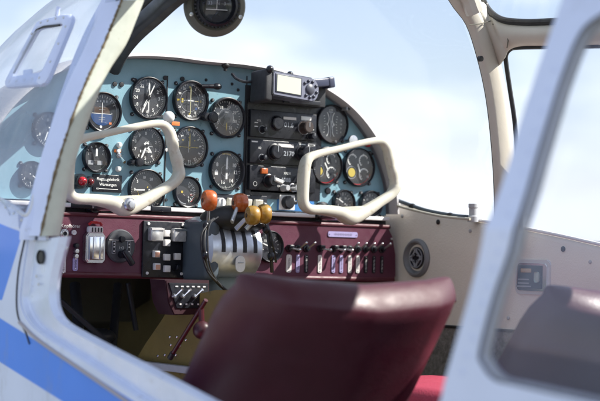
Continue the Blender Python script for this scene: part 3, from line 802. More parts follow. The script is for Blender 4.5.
# toggles with their label plates
TL = [(288.5, 0, LABW, .015), (297.5, 1, LABP, .010), (306, 1, BLACK, .010), (319.5, 0, LABW, .011), (333, 0, LABP, .010), (341, 0, LABP, .010), (349.5, 1, LABW, .010), (357.5, 1, LABW, .010), (365.5, 1, BLACK, .010), (373.5, 1, BLACK, .009), (381.5, 1, BLACK, .009)]
for px, up_, m, w_ in TL:
    t = sp('toggle_switch', px, 248.3+(px-288)*.01, lambda g: g.lathe([(.0085, 0), (.0085, .003), (.0055, .004), (.005, .010), (0, .010)], BLACK, seg=16))
    g = MB(); a = 35 if up_ else -12
    d = Vector((.25 if up_ else .55, -.85, .62 if up_ else -.12)).normalized()
    g.tube([(0, -.008, 0), Vector((0, -.008, 0))+d*.022], [.0014, .0028], STEEL, 10); g.sphere(Vector((0, -.008, 0))+d*.022, .0034, CHROME, seg=12); g.build('lever', t)
    if up_ == 0:
        g = MB(); g.box((0, -.008, .004), (.013, .014, .008), BLACK, .002); g.build('guard', t)
    sp('label_plate', px, 263.5+(px-288)*.012, tagf(w_, .040, m))
sp('label_plate', 342.5, 234.5, tagf(.085, .0125, LABP), 'long violet label plate above the toggles')
sp('screw', 391, 239, lambda g: g.lathe([(.003, 0), (.003, .003), (0, .004)], STEEL, seg=10))
sp('screw', 180, 225, lambda g: g.lathe([(.003, 0), (.003, .003), (0, .004)], STEEL, seg=10))

# hanging switch box below
sb = tag(empty('switch_box', P(184, 297, -.205)), 'small dark maroon switch box hanging under the burgundy panel', 'switch box')
MARB = mat('dark maroon box', (.035, .008, .014), .45, var=.2)
g = MB(); g.prism([(-.045, .034), (.06, .034), (.06, -.034), (-.022, -.036), (-.036, -.012)], -.0, .06, MARB, .002); g.build('box', sb)
g = MB(); g.prism([(-.038, .028), (.056, .028), (.056, -.022), (-.018, -.022)], -.0025, .001, BLACK, .0006)
for i in range(6): g.box((-.02+i*.013, -.0035, .021), (.006, .001, .0025), LABW)
for i in range(5): g.box((-.01+i*.014, -.0035, -.014), (.004, .001, .003), LABW)
g.build('switch_plate', sb)
for x in (-.006, .022, -.026):
    g = MB(); g.lathe([(.005, .002), (.004, .008), (0, .008)], STEEL, seg=12, c=(0, 0, 0)); g.tube([(0, -.008, 0), (.006, -.024, .014)], [.0018, .003], CHROME, 8); g.build('toggle', sb, loc=(x, 0, .002))

# ------------------------------------------------------------------ lever box in the centre
qb = P(231, 248, -.10)
quad = tag(empty('throttle_quadrant', qb), 'silver lever drum with orange and ochre knobs in the cockpit centre', 'throttle levers')
DRUM = mat('polished drum', (.60, .64, .70), .38, .75, var=.1, vscale=25)
mp_ = mpp(231, 248, -.1)
W = .132; RD = .066
g = MB()
n_ = 28
prof = [(RD*.9, -W/2-.002), (RD, -W/2+.004), (RD, W/2-.004), (RD*.9, W/2+.002)]
g.lathe([(0, -W/2-.002)]+prof+[(0, W/2+.002)], DRUM, axis='X', seg=48)
g.build('drum', quad, loc=(0, .04, -.002))
for i, x in enumerate((-.036, -.008, .018, .045)):
    g = MB(); k = g.mi(BLACKM); pr = None
    for j in range(15):
        a = R(-6+j*4.2); y = .04-math.cos(a)*(RD+.0008); z = math.sin(a)*(RD+.0008)-.002
        cur = (g.bm.verts.new((x-.0045, y, z)), g.bm.verts.new((x+.0045, y, z)))
        if pr: f = g.bm.faces.new((pr[0], pr[1], cur[1], cur[0])); f.material_index = k
        pr = cur
    g.build('slot', quad, smooth=False)
g = MB(); g.box((0, 0, 0), (.036, .12, .13), GREYP, .016); g.build('side_housing', quad, loc=P(199, 250, -.06)-qb)
g = MB(); g.sphere((0, 0, 0), 1, RUB, (.082, .055, .030), 28); g.build('rubber_hood', quad, loc=P(235, 219.5, -.09)-qb)
g = MB(); g.prism(rrect(.024, .034, .011, .011), 0, -.002, LABW, .0006); g.box((0, -.003, .003), (.014, .0006, .0016), DIM); g.build('tag', quad, loc=P(240, 264, -.125)-qb)
g = MB(); g.box((0, 0, 0), (.10, .10, .06), mat('grey green casting', (.16, .19, .17), .5, var=.15), .02); g.build('pedestal', quad, loc=P(222, 290, -.05)-qb)
KN = [((209, 200.5), (208, 222), -.20, OKNOB, .0215, 'orange knob standing at the left on its own lever', .027),
      ((240, 203), (232, 222), -.13, OKNOB, .0205, 'orange knob in the middle, set further forward', .03),
      ((252.5, 215.5), (236, 229), -.19, YKNOB, .0205, 'left one of the two ochre knobs', .026),
      ((264, 214), (246, 229), -.18, YKNOB, .0205, 'right one of the two ochre knobs', .026)]
for kp, bp_, yy, m, rr, lab, wd in KN:
    a = P(*bp_, -.155) - qb; b = P(*kp, yy) - qb
    g = MB(); g.tube([a, a.lerp(b, .5)+Vector((0, 0, .004)), b], [.0055, .005, .0045], ALU, 10, sec=(1, .6))
    lv = g.build('lever', quad); lv['label'] = 'lever with ' + lab
    g = MB(); g.lathe([(0, -wd/2), (rr*.55, -wd/2), (rr*.86, -wd*.42), (rr, -wd*.2), (rr, wd*.2), (rr*.86, wd*.42), (rr*.55, wd/2), (0, wd/2)], m, axis='X', seg=36)
    g.lathe([(0, -wd/2-.001), (rr*.22, -wd/2-.001), (rr*.22, -wd/2)], BROWN, axis='X', seg=16)
    kn = g.build('knob', lv, loc=b, rot=(0, 0, R(-14))); kn['label'] = lab
# cables around the lever box
CB = mat('black cable', (.02, .02, .022), .4)
for i, (pts, r_) in enumerate([
    ([(214, 219, -.17), (206, 226, -.18), (204, 240, -.19), (205, 255, -.19), (208, 270, -.17), (218, 283, -.15), (228, 292, -.14)], .0036),
    ([(218, 217, -.17), (210, 224, -.19), (207.5, 240, -.2), (209, 262, -.2), (214, 276, -.18), (222, 287, -.17)], .0016),
    ([(212, 220, -.18), (202, 233, -.19), (201.5, 250, -.19), (207, 270, -.19), (216, 281, -.19)], .002),
    ([(258, 219, -.16), (266, 229, -.16), (269, 242, -.16), (271, 256, -.16), (272, 272, -.15)], .004),
    ([(262, 219, -.16), (270, 232, -.165), (273, 246, -.165), (276, 262, -.15)], .0028)]):
    g = MB(); g.tube(smoothpath([P(*q) for q in pts], 8), r_, CB, 8)
    if i in (0, 3):
        for q in pts[1:4:2]: g.sphere(P(*q), r_*2, BLACK, (1, 1, 1.3), 12)
    o = g.build('control_cable')
    tag(o, ['thickest black cable left of the silver drum', 'second thin black cable left of the silver drum', 'leftmost thin black cable beside the drum', 'thicker black cable right of the silver drum', 'thin black cable in front of the burgundy gauge'][i], 'cable', 'cables around the lever drum')

# ------------------------------------------------------------------ control yokes
YY = -.125
hub = P(350, 214.5, YY)
def YP(px, py): return P(px, py, YY) - hub
raw = [(350, 218, 1.55), (338, 212.5, 1.3), (322, 210, 1.05), (309, 209, 1.0), (303.5, 203, 1.0), (303, 190, 1.05), (304, 172, 1.1), (307, 160, 1.0), (316, 154.5, .8), (340, 148.5, .68), (364, 142.5, .68), (380, 141, .78), (387, 148, .95), (389.5, 158, 1.0), (391, 165, .9), (393, 172, 1.05), (394.5, 180, .95), (395, 187, 1.1), (390, 195, 1.0), (378, 203, 1.05), (364, 212, 1.3)]
pts = [YP(a, b) for a, b, c in raw]
N = 5
sp_ = smoothpath(pts, N, True); rad_ = []
for i in range(len(raw)):
    for k in range(N): rad_.append((raw[i][2]*(1-k/N)+raw[(i+1) % len(raw)][2]*k/N)*.0105)
def make_yoke(name):
    root = empty(name, (0, 0, 0))
    g = MB(); g.tube(sp_, rad_, IVORY, 14, closed=True, sec=(1.25, 1.0), up=(0, 1, 0)); g.build('wheel', root)
    g = MB(); g.prism([(q.x, q.z) for q in [YP(333, 212), YP(341, 207), YP(350, 206.5), YP(360, 206), YP(368, 208), YP(358, 218), (YP(350.5, 223.5)), YP(346, 222)]], -.012, .008, IVORY, .005); g.build('hub', root)
    g = MB(); g.lathe([(.0125, -.13), (.0125, 0), (0, 0)], STEEL, seg=20); g.build('shaft', root)
    g = MB(); g.lathe([(.0135, .012), (.0135, .021), (.011, .024), (.006, .025), (.0, .0245)], STEEL, seg=24); g.lathe([(.007, .024), (.007, .030), (0, .0305)], ALU, seg=6); g.build('bolt', root)
    return root
yk = make_yoke('control_yoke'); yk.location = hub
tag(yk, 'ivory loop shaped control yoke on the right, in front of the engine gauges', 'control yoke', 'control yokes')
y2 = copy_tree(yk); y2.location = P(124.5, 204.5, YY)
y2['label'] = 'ivory control yoke on the left, its far end hidden by the door post'
for c in children(yk):
    if c.name.startswith('bolt'): bpy.data.objects.remove(c)

# ------------------------------------------------------------------ magnetic compass hanging at the top
cp = P(215, 6, -.30)
cs = mpp(215, 6, -.30)
comp = tag(empty('magnetic_compass', cp, (R(6), 0, R(-25))), 'round olive grey compass hanging at the top of the windshield', 'compass')
r_ = 31*cs
g = MB(); g.lathe([(r_*.6, -.05), (r_*.92, -.035), (r_, -.012), (r_*.985, .004), (r_*.93, .012), (r_*.8, .016), (r_*.72, .014), (r_*.66, .012)], RUBG, seg=48); g.lathe([(0, -.05), (r_*.6, -.05)], RUBG, seg=48); g.build('housing', comp)
g = MB(); g.lathe([(r_*.72, .010), (r_*.70, .022), (r_*.66, .030), (r_*.60, .032), (r_*.55, .026), (r_*.53, .012), (0, .010)], BLACK, seg=48)
for i in range(36):
    x, z = pol(i*10, r_*.69); g.box((x, -.024, z), (.0035, .008, .006), BLACK, .0005, Matrix.Rotation(R(i*10), 3, 'Y'))
g.build('bezel', comp)
g = MB(); g.box((0, -.020, .004), (r_*.72, .006, r_*.46), BLACKM, .003); g.box((0, -.0245, -.008), (r_*.7, .001, .0012), WHITE); g.text('33   N   3', .009, DIM, (0, -.0245, .004)); g.box((0, -.025, .004), (.001, .001, r_*.4), LABW); g.build('card', comp)
g = MB(); g.lathe([(r_*.56, .024), (r_*.4, .031), (0, .035)], GLASS_G, seg=32); g.build('compass_glass', comp)
for a in (-112, 112):
    x, z = pol(a, r_*.86); g = MB(); g.lathe([(.004, .014), (.004, .02), (0, .021)], STEEL, seg=10, c=(x, 0, z)); g.build('screw', comp)
g = MB(); g.tube([(-r_*.8, -.012, r_*.1), (-r_*.7, -.02, r_*.35), (-r_*.4, -.02, r_*.8)], .002, STEEL, 8); g.build('wire', comp)
g = MB(); g.cyl((0, .03, r_*.6), (0, .03, r_*.6+.1), .012, RUBG); g.build('stalk', comp)

# ------------------------------------------------------------------ left side shell (skin sheet with openings)
def sheet(name, outer, holes, m, xf, th, parent, levels=(Z0,), extra=0.):
    """outer / holes: lists of (y, z); laid on x = xf(z), thickness th towards +x"""
    bm = bmesh.new()
    for loop in [outer]+holes:
        vs_ = [bm.verts.new((0, y, z)) for y, z in loop]
        for i in range(len(vs_)): bm.edges.new((vs_[i], vs_[(i+1) % len(vs_)]))
    bmesh.ops.triangle_fill(bm, use_beauty=True, use_dissolve=False, edges=bm.edges[:])
    for lv in levels:
        bmesh.ops.bisect_plane(bm, geom=bm.verts[:]+bm.edges[:]+bm.faces[:], plane_co=(0, 0, lv), plane_no=(0, 0, 1))
    for v in bm.verts: v.co.x = xf(v.co.z) + extra
    be = [e for e in bm.edges if len(e.link_faces) == 1]
    fs = bm.faces[:]
    r_ = bmesh.ops.duplicate(bm, geom=bm.verts[:]+bm.edges[:]+bm.faces[:])
    vm = r_['vert_map']
    for v in set(x for x in r_['geom'] if isinstance(x, bmesh.types.BMVert)): v.co.x += th
    for e in be:
        a, b = e.verts; bm.faces.new((a, b, vm[b], vm[a]))
    g = MB(); g.bm.free(); g.bm = bm; g.mi(m)
    return g.build(name, parent, smooth=False)
def yz(lst): return [(PS(a, b).y, PS(a, b).z) for a, b in lst]

# door opening (inner edge) in pixels of the side plane; closed off above the picture
inner_px = [(145, 0), (128, 42), (113, 72), (97, 100), (85, 130), (75, 160), (67, 190), (60, 236), (55, 255), (50, 276), (48.5, 292), (50, 307), (56, 319), (70, 329), (110, 350.5), (147, 369.5), (205, 400), (260, 428), (320, 455), (372, 474), (398, 474)]
outer_px = [(109, 0), (93, 30), (80, 60), (66, 100), (57, 130), (48, 160), (38, 200), (27, 240), (24, 262), (21.5, 282), (20, 302), (27, 320), (44, 336), (92, 366.5), (136, 397), (190, 431), (235, 455), (300, 483), (352, 500), (394, 500)]
inn = yz(inner_px); outr = yz(outer_px)
# rear edge of the door opening = front edge of the window pillar
rear_px = [(400, 480), (425, 440), (440, 401), (447, 372), (478, 262), (500, 190), (520, 122), (540, 62), (556, 16), (562, 0)]
rear = yz(rear_px)
ZT = 2.20
def ext(p, q, z):  # extend line p->q to height z
    t = (z-p[1])/(q[1]-p[1]); return (p[0]+(q[0]-p[0])*t, z)
topf = ext(outr[1], outr[0], ZT-.03); topr = ext(rear[-2], rear[-1], ZT-.03)
door_hole = sm2(outr, 4) + sm2(rear, 3) + [topr, topf]
# rear side window opening
win_px = [(640, -10), (600, 14), (584, 26), (574, 42), (565, 64), (555, 92), (537, 150), (512, 232), (492, 296), (478, 350), (480, 364), (493, 380), (516, 386), (560, 396), (640, 414)]
wn = yz(win_px)
winf = sm2(wn, 4)
zt_, zb_ = winf[0][1], winf[-1][1]
wy = -2.35
win_hole = winf + [(wy+.12, zb_-.04), (wy+.03, zb_+.02), (wy, zb_+.1), (wy+.02, zt_-.1), (wy+.08, zt_-.02), (wy+.16, zt_)]
glassline = yz([(-60, 168), (-20, 190), (0, 200), (18, 212), (31, 226)])
outer_loop = [(-.36, 1.765), glassline[3], glassline[2], glassline[1], glassline[0], (.1, 1.86), (.5, 1.86), (1.6, 1.84), (1.6, 1.0), (-3.4, 1.05), (-3.4, ZT), (topf[0]+.03, ZT)]
outer_loop[0] = (outr[7][0]+.016, outr[7][1]+.01)
# the front strip between glass and door frame: follows the outer frame edge
strip = [(y+.012, z) for y, z in sm2(outr[:8], 2)][::-1]
outer_loop = glassline[::-1][1:] if False else outer_loop
outer_loop = [(y, z) for y, z in ([strip[0]] + [glassline[3], glassline[2], glassline[1], glassline[0]] + [(.1, 1.86), (.5, 1.86), (1.6, 1.84), (1.6, 1.0), (-3.4, 1.05), (-3.4, ZT), (topf[0]+.012, ZT)] + strip[::-1][:-1])]

# painted skin material: pale grey with two blue stripes laid out in the plane of the side
def linepts(pa, pb):
    a, b = PX(*pa, -.60), PX(*pb, -.60); return (a.y, a.z), (b.y, b.z)
def skinmat():
    m = bpy.data.materials.new('painted aircraft skin'); m.use_nodes = True
    n = m.node_tree.nodes; l = m.node_tree.links; b = n['Principled BSDF']
    tc = n.new('ShaderNodeTexCoord'); sx = n.new('ShaderNodeSeparateXYZ'); l.new(tc.outputs['Object'], sx.inputs[0])
    def side(pa, pb, soft=.0012):  # 1 on the left of a->b in (y,z)
        (y0, z0), (y1, z1) = linepts(pa, pb)
        L = math.hypot(y1-y0, z1-z0); ny, nz_ = -(z1-z0)/L, (y1-y0)/L
        m1 = n.new('ShaderNodeMath'); m1.operation = 'MULTIPLY'; l.new(sx.outputs['Y'], m1.inputs[0]); m1.inputs[1].default_value = ny
        m2 = n.new('ShaderNodeMath'); m2.operation = 'MULTIPLY_ADD'; l.new(sx.outputs['Z'], m2.inputs[0]); m2.inputs[1].default_value = nz_; l.new(m1.outputs[0], m2.inputs[2])
        m3 = n.new('ShaderNodeMapRange'); m3.inputs[1].default_value = y0*ny+z0*nz_-soft; m3.inputs[2].default_value = y0*ny+z0*nz_+soft
        l.new(m2.outputs[0], m3.inputs[0]); return m3.outputs[0]
    def op(o, a, b_):
        q = n.new('ShaderNodeMath'); q.operation = o
        l.new(a, q.inputs[0])
        if b_ is not None: l.new(b_, q.inputs[1])
        q.use_clamp = True; return q.outputs[0]
    def inv(a):
        q = n.new('ShaderNodeMath'); q.operation = 'SUBTRACT'; q.inputs[0].default_value = 1; l.new(a, q.inputs[1]); return q.outputs[0]
    # z decreases down the picture, y increases to the left
    def below(pa, pb):    # mask 1 for points below the line in the picture
        f = side(pa, pb)
        (y0, z0), (y1, z1) = linepts(pa, pb)
        ny, nz_ = -(z1-z0), (y1-y0)
        return f if nz_ < 0 else inv(f)
    A = op('MULTIPLY', below((0, 318), (30, 332)), inv(below((0, 362), (62, 401))))
    A2 = op('MULTIPLY', below((0, 318), (130, 399)), inv(below((0, 362), (62, 401))))
    B = op('MULTIPLY', op('MULTIPLY', below((0, 224), (25, 233)), inv(below((2, 300), (23, 232)))), inv(below((0, 300), (60, 300))))
    BL = op('MAXIMUM', A2, B)
    t = n.new('ShaderNodeTexNoise'); t.inputs['Scale'].default_value = 6; t.inputs['Detail'].default_value = 8; l.new(tc.outputs['Object'], t.inputs['Vector'])
    mr = n.new('ShaderNodeMapRange'); mr.inputs[3].default_value = .88; mr.inputs[4].default_value = 1.1; l.new(t.outputs['Fac'], mr.inputs[0])
    mx = n.new('ShaderNodeMixRGB'); l.new(BL, mx.inputs[0]); mx.inputs[1].default_value = (.58, .65, .84, 1); mx.inputs[2].default_value = (.05, .215, .80, 1)
    hs = n.new('ShaderNodeHueSaturation'); l.new(mx.outputs[0], hs.inputs['Color']); l.new(mr.outputs[0], hs.inputs['Value'])
    td = n.new('ShaderNodeTexNoise'); td.inputs['Scale'].default_value = 14; td.inputs['Detail'].default_value = 12; td.inputs['Roughness'].default_value = .8
    mpd = n.new('ShaderNodeMapping'); mpd.inputs['Scale'].default_value = (1, 1, .35); l.new(tc.outputs['Object'], mpd.inputs[0]); l.new(mpd.outputs[0], td.inputs['Vector'])
    rd = n.new('ShaderNodeValToRGB'); rd.color_ramp.elements[0].position = .56; rd.color_ramp.elements[1].position = .8; rd.color_ramp.elements[1].color = (.6, .6, .6, 1); l.new(td.outputs['Fac'], rd.inputs[0])
    md = n.new('ShaderNodeMixRGB'); md.inputs[2].default_value = (.25, .26, .30, 1); l.new(rd.outputs[0], md.inputs[0]); l.new(hs.outputs[0], md.inputs[1])
    l.new(md.outputs[0], b.inputs['Base Color']); b.inputs['Roughness'].default_value = .3; b.inputs['Coat Weight'].default_value = .4
    bp = n.new('ShaderNodeBump'); bp.inputs['Strength'].default_value = .25; bp.inputs['Distance'].default_value = .01
    t3 = n.new('ShaderNodeTexNoise'); t3.inputs['Scale'].default_value = 7; l.new(tc.outputs['Object'], t3.inputs['Vector']); l.new(t3.outputs['Fac'], bp.inputs['Height']); l.new(bp.outputs[0], b.inputs['Normal'])
    return m
SKIN = skinmat()
sheet('fuselage_side', outer_loop, [door_hole, win_hole], SKIN, sidex, .012, air)

# door frame: ring between outer and inner edge, stepping inwards
def band(name, A, B, m, xa, xb, th, parent, n=4):
    A = sm2(A, n); B = sm2(B, n); g = MB(); k = g.mi(m)
    rows = []
    steps = [(0, 0, xa), (.06, 0, xa), (.10, .0, xa+.008), (.14, 0, xa+.010), (.9, 0, xb), (1.0, 0, xb+.01), (1.0, 0, xb+.01+th)]
    for (ya, za), (yb, zb2) in zip(A, B):
        row = []
        for t, _, dx in steps:
            y = ya+(yb-ya)*t; z = za+(zb2-za)*t
            row.append(g.bm.verts.new((sidex(z)+dx, y, z)))
        rows.append(row)
    for a, b in zip(rows, rows[1:]):
        for i in range(len(steps)-1):
            f = g.bm.faces.new((a[i], a[i+1], b[i+1], b[i])); f.material_index = k
    return g.build(name, parent, angle=30)
band('door_sill', outr[7:], inn[7:], JAMB, .002, .006, .006, air)['label'] = 'pale bare metal frame curving round the lower door opening'
# pale outer strip of the front post
g = MB(); k = g.mi(FRAMEP)
A = sm2([outr[i] for i in range(8)], 4)
topA = ext(A[4], A[0], ZT+.05); A = [topA]+A
rows = []
for y, z in A:
    X = sidex(z); rows.append([g.bm.verts.new(q) for q in ((X-.001, y+.014, z), (X-.012, y+.006, z), (X-.012, y-.012, z), (X-.004, y-.022, z), (X+.002, y-.034, z), (X-.002, y-.048, z), (X+.004, y-.062, z))])
for a, b in zip(rows, rows[1:]):
    for i in range(6): f = g.bm.faces.new((a[i], a[i+1], b[i+1], b[i])); f.material_index = k
g.build('door_post', air, angle=25)['label'] = 'pale grey grooved post at the front of the door opening'
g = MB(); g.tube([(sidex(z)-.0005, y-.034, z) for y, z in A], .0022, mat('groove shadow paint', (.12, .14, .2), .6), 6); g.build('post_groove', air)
# sealant bead along it and cream jamb facing aft
post_L = [(122, 0), (114, 20), (104, 45), (91, 72), (79, 100), (68.5, 130), (59, 160), (51, 190), (40.5, 236)]
post_R = [(146, 0), (138, 20), (127.5, 45), (110, 72), (98, 100), (87, 130), (77.5, 160), (70, 190), (61.5, 236)]
YJ = min(q[0] for q in outr[:7])-.064
print('OUTR', [round(q[0], 3) for q in outr[:8]], YJ)
def jp(q): p = P(*q, YJ); return (p.x, p.z)
jl = sm2([jp(q) for q in post_L], 4); jr = sm2([jp(q) for q in post_R], 4)
def hoopline(l2): # extend over the roof and down the right side later
    return l2
g = MB(); k = g.mi(CREAM2); kf = g.mi(FRAMEP)
rows = []
for (x0, z0), (x1, z1) in zip(jl, jr):
    rows.append([g.bm.verts.new(q) for q in ((x0, YJ+.02, z0), (x0, YJ, z0), (x0+(x1-x0)*.5, YJ-.003, (z0+z1)/2), (x1-.006, YJ, z1), (x1, YJ+.006, z1), (x1, YJ+.07, z1), (x0, YJ+.07, z0))])
for a, b in zip(rows, rows[1:]):
    for i in range(6): f = g.bm.faces.new((a[i], a[i+1], b[i+1], b[i])); f.material_index = kf if i == 0 else k
    f = g.bm.faces.new((a[6], a[0], b[0], b[6])); f.material_index = kf
g.bm.faces.new(rows[-1])
g.build('post_lining', air, angle=40)['label'] = 'worn cream lining on the aft face of the left front post'
g = MB()
sp1 = [Vector((x-.001, YJ-.001, z)) for x, z in jl]
g.tube(smoothpath(sp1, 3), [.0012+.0024*random.random() for _ in range(len(sp1)*3-2)], SEAL, 7); g.build('sealant', air)
# hole and rivets on the jamb below the lining
sill = [o for o in air.children if o.name == 'door_sill'] or None
def onside(px, py, dx=0): p = PS(px, py); return Vector((sidex(p.z)+dx, p.y, p.z))
g = MB(); g.lathe([(0, 0), (.010, 0), (.0125, .002), (.0125, -.002)], RUB, axis='X', seg=20); g.build('latch_hole', air, loc=onside(37.5, 257, .006))
for q in [(34, 276), (45, 238), (57, 238), (32, 240), (36, 284), (60, 248)]:
    g = MB(); g.sphere((0, 0, 0), .003, ALU, (.5, 1, 1), 10); g.build('rivet', air, loc=onside(*q, .005 if q[0] < 50 else .013))
for q in [(6, 207), (14, 213), (22, 220), (29, 230)]:
    g = MB(); g.sphere((0, 0, 0), .0035, ALU, (.5, 1, 1), 10); g.build('rivet', air, loc=onside(*q, -.001))
# dark seam outside the frame
g = MB(); g.tube([onside(a, b, -.0012) for a, b in sm2([(25, 240), (19, 270), (17, 300), (19, 318), (26, 332), (30, 344)], 4)], .0014, RUB, 6); g.build('seam', air)
g = MB(); g.tube([onside(a, b, -.001) for a, b in sm2([(20, 322), (40, 341), (88, 374), (130, 403), (170, 430)], 4)], .0035, mat('tan edge strip', (.33, .31, .33), .6), 6); g.build('edge_strip', air)

for a0, b0, n_ in (((462, 372), (503, 235), 8), ((503, 235), (560, 50), 9)):
    for i in range(n_):
        t = i/n_; g = MB(); g.sphere((0, 0, 0), .0032, FRAMEP, (.5, 1, 1), 10); g.build('rivet', air, loc=onside(a0[0]+(b0[0]-a0[0])*t, a0[1]+(b0[1]-a0[1])*t, -.0005))
# ---- rear side window: gasket, inner reveal, glass
g = MB(); wl = [Vector((sidex(z)+.004, y, z)) for y, z in win_hole]
g.tube(wl, .003, mat('grey rubber seal', (.09, .095, .11), .6), 8, closed=True); rw = g.build('rear_window_gasket', air)
g = MB(); k = g.mi(GREYL); rows = []
cy = sum(y for y, z in win_hole)/len(win_hole); cz = sum(z for y, z in win_hole)/len(win_hole)
for y, z in win_hole:
    d = Vector((cy-y, cz-z)); d = d.normalized()*.004
    rows.append([g.bm.verts.new(q) for q in ((sidex(z)+.012, y, z), (sidex(z)+.02, y+d.x*.4, z+d.y*.4), (sidex(z)+.0215, y+d.x, z+d.y), (sidex(z)+.022, y+d.x*1.1, z+d.y*1.1))])
for i in range(len(rows)):
    a, b = rows[i], rows[(i+1) % len(rows)]
    for j in range(3): f = g.bm.faces.new((a[j], a[j+1], b[j+1], b[j])); f.material_index = k
g.build('rear_window_frame', air, angle=50)
g = MB(); k = g.mi(GLASS_R); f = [g.bm.verts.new((sidex(z)+.0175, y, z)) for y, z in win_hole]
cc = g.bm.verts.new((sidex(cz)+.006, cy, cz))
for i in range(len(f)): q = g.bm.faces.new((f[i], f[(i+1) % len(f)], cc)); q.material_index = k
g.build('rear_window_glass', air)

# ---- front post hoop on the right, door beam, roof
def hp3(px, py, y=-.42): p = P(px, py, y); return p
def loft_strip(name, L, Rr, m, depth=.05, round_=.012, parent=air, n=4, label=None, over=None):
    L = smoothpath(L, n); Rr = smoothpath(Rr, n); g = MB(); k = g.mi(m); rows = []
    for a, b in zip(L, Rr):
        w_ = (b-a); u = w_.normalized(); f = Vector((0, 1, 0))
        rows.append([g.bm.verts.new(q) for q in (a+f*depth, a+f*round_, a+u*round_*.3+f*round_*.3, a+u*round_, (a+b)/2-f*.006, b-u*round_, b-u*round_*.3+f*round_*.3, b+f*round_, b+f*depth)])
    for a, b in zip(rows, rows[1:]):
        for i in range(8): q = g.bm.faces.new((a[i], a[i+1], b[i+1], b[i])); q.material_index = k
        q = g.bm.faces.new((a[8], a[0], b[0], b[8])); q.material_index = k
    o = g.build(name, parent, angle=50)
    if label: o['label'] = label
    return o
RL = [(430, -45), (452, 0), (469, 24), (480, 57), (488, 92), (493, 130), (496.5, 175), (498, 220), (499, 240)]
RR = [(456, -45), (477, 0), (487, 22), (498, 47), (508, 90), (513, 125), (517, 175), (520, 220), (521, 244)]
loft_strip('right_post', [hp3(q[0]+3, q[1]) for q in RL], [hp3(*q) for q in RR], CREAM, .018, .007, label='smooth cream windshield post on the right side')
g = MB(); g.tube(smoothpath([hp3(a-1.5, b, -.40) for a, b in RL], 4), .0045, RUB, 8); g.build('windshield_gasket', air)
for i in range(9):
    a, b = RL[2+i//2]; 
g = MB(); g.lathe([(.006, 0), (.006, .008), (0, .01)], RUB, seg=10); g.build('screw', air, loc=hp3(479, 59, -.43))
# roof beam above the right door (runs aft)
BX0, BX1 = .455, .49
def beamp(px, py, x=.462): return PX(px, py, x)
def beam_pts(z, y0=-.40, y1=-2.6, x=.462): return [Vector((x, y0+(y1-y0)*i/8, z)) for i in range(9)]
bt = PX(545, 24, .462).z; bb_ = PX(545, 45.5, .462).z
g = MB(); k = g.mi(CREAM)
TPS = [hp3(474, -8, -.420), PX(486, 5, .452), PX(493, 15, .456), PX(504, 21.5, .46), PX(520, 23.8, .462), PX(545, 24, .462), PX(600, 21, .462), PX(700, 16, .462), PX(900, 5, .462)]
BTS = [hp3(499, 66, -.420), PX(505, 57, .462), PX(508, 51, .464), PX(514, 47.5, .466), PX(525, 45.8, .466), PX(545, 45.5, .466), PX(600, 44.5, .466), PX(700, 42, .466), PX(900, 37, .466)]
ta, tb = smoothpath(TPS, 6), smoothpath(BTS, 6); rows = []
for ia, (a, b) in enumerate(zip(ta, tb)):
    row = []; blg = min(1, ia/14)
    for q in range(11):
        t = q/10; p = a.lerp(b, t); row.append(g.bm.verts.new(p + Vector((-.018, -.006, 0))*blg*math.sin(t*math.pi)**.6))
    row = [g.bm.verts.new(a+Vector((.012, .012, .0)))] + row + [g.bm.verts.new(b+Vector((.012, .012, 0)))]
    rows.append(row)
for a, b in zip(rows, rows[1:]):
    for q in range(12): f = g.bm.faces.new((a[q], a[q+1], b[q+1], b[q])); f.material_index = k
bo = g.build('door_beam', air, angle=70); bo['label'] = 'cream beam above the right door window'
g = MB(); g.tube([hp3(492.5, 24, -.436), PX(499, 28, .452), PX(507, 34, .449), PX(508, 41, .449), PX(507, 48, .455)], .0012, RUBG, 6)
g.tube([hp3(469, 25, -.427), hp3(480, 24, -.428), hp3(491, 21, -.43)], .001, RUBG, 6); g.build('joint_line', air)
g = MB(); g.tube(smoothpath([hp3(480, -8, -.43), PX(484, 3, .455), PX(491, 13, .455), PX(502, 20, .455), PX(520, 22.2, .455), PX(545, 22, .455), PX(600, 19, .455), PX(680, 16, .455)], 5), .0075, RUB, 10)
g.build('skylight_gasket', air)
g = MB(); g.tube(smoothpath([PX(600, 46, .475), PX(545, 47, .475), PX(520, 47.5, .475), PX(511, 49, .475), PX(506, 55, .475), PX(506.5, 66, .48), PX(510, 90, .49), PX(515, 125, .505), PX(519, 180, .53), PX(521, 230, .55)], 5), .005, RUB, 8)
g.build('door_window_gasket', air)
# outer door skin strip / right side wall
SX = .56
sill_px = [(392, 202), (400, 205), (430, 212), (470, 220), (520, 229), (560, 237), (600, 246), (650, 256)]
sillz = [PX(a, b, SX) for a, b in sill_px]
low = [Vector((p.x, p.y, p.z)) for p in sillz]
g = MB(); k = g.mi(WALL); rows = []
ext_f = [Vector((SX, .6, sillz[0].z+.01)), Vector((SX, .2, sillz[0].z+.005))]
ext_b = [Vector((SX, -1.2, sillz[-1].z-.03)), Vector((SX, -3.3, sillz[-1].z-.1))]
line = ext_f + smoothpath(low, 3) + ext_b
for p in line:
    rows.append([g.bm.verts.new(q) for q in ((p.x+.045, p.y, p.z-.004), (p.x+.012, p.y, p.z+.002), (p.x+.003, p.y, p.z-.003), (p.x-.001, p.y, p.z-.012), (p.x-.004, p.y, p.z-.08), (p.x, p.y, 1.56), (p.x, p.y, 1.555))])
for a, b in zip(rows, rows[1:]):
    for i in range(6): f = g.bm.faces.new((a[i], a[i+1], b[i+1], b[i])); f.material_index = k
rwall = g.build('sidewall', air, angle=50); rwall['label'] = 'beige right sidewall below the windows'
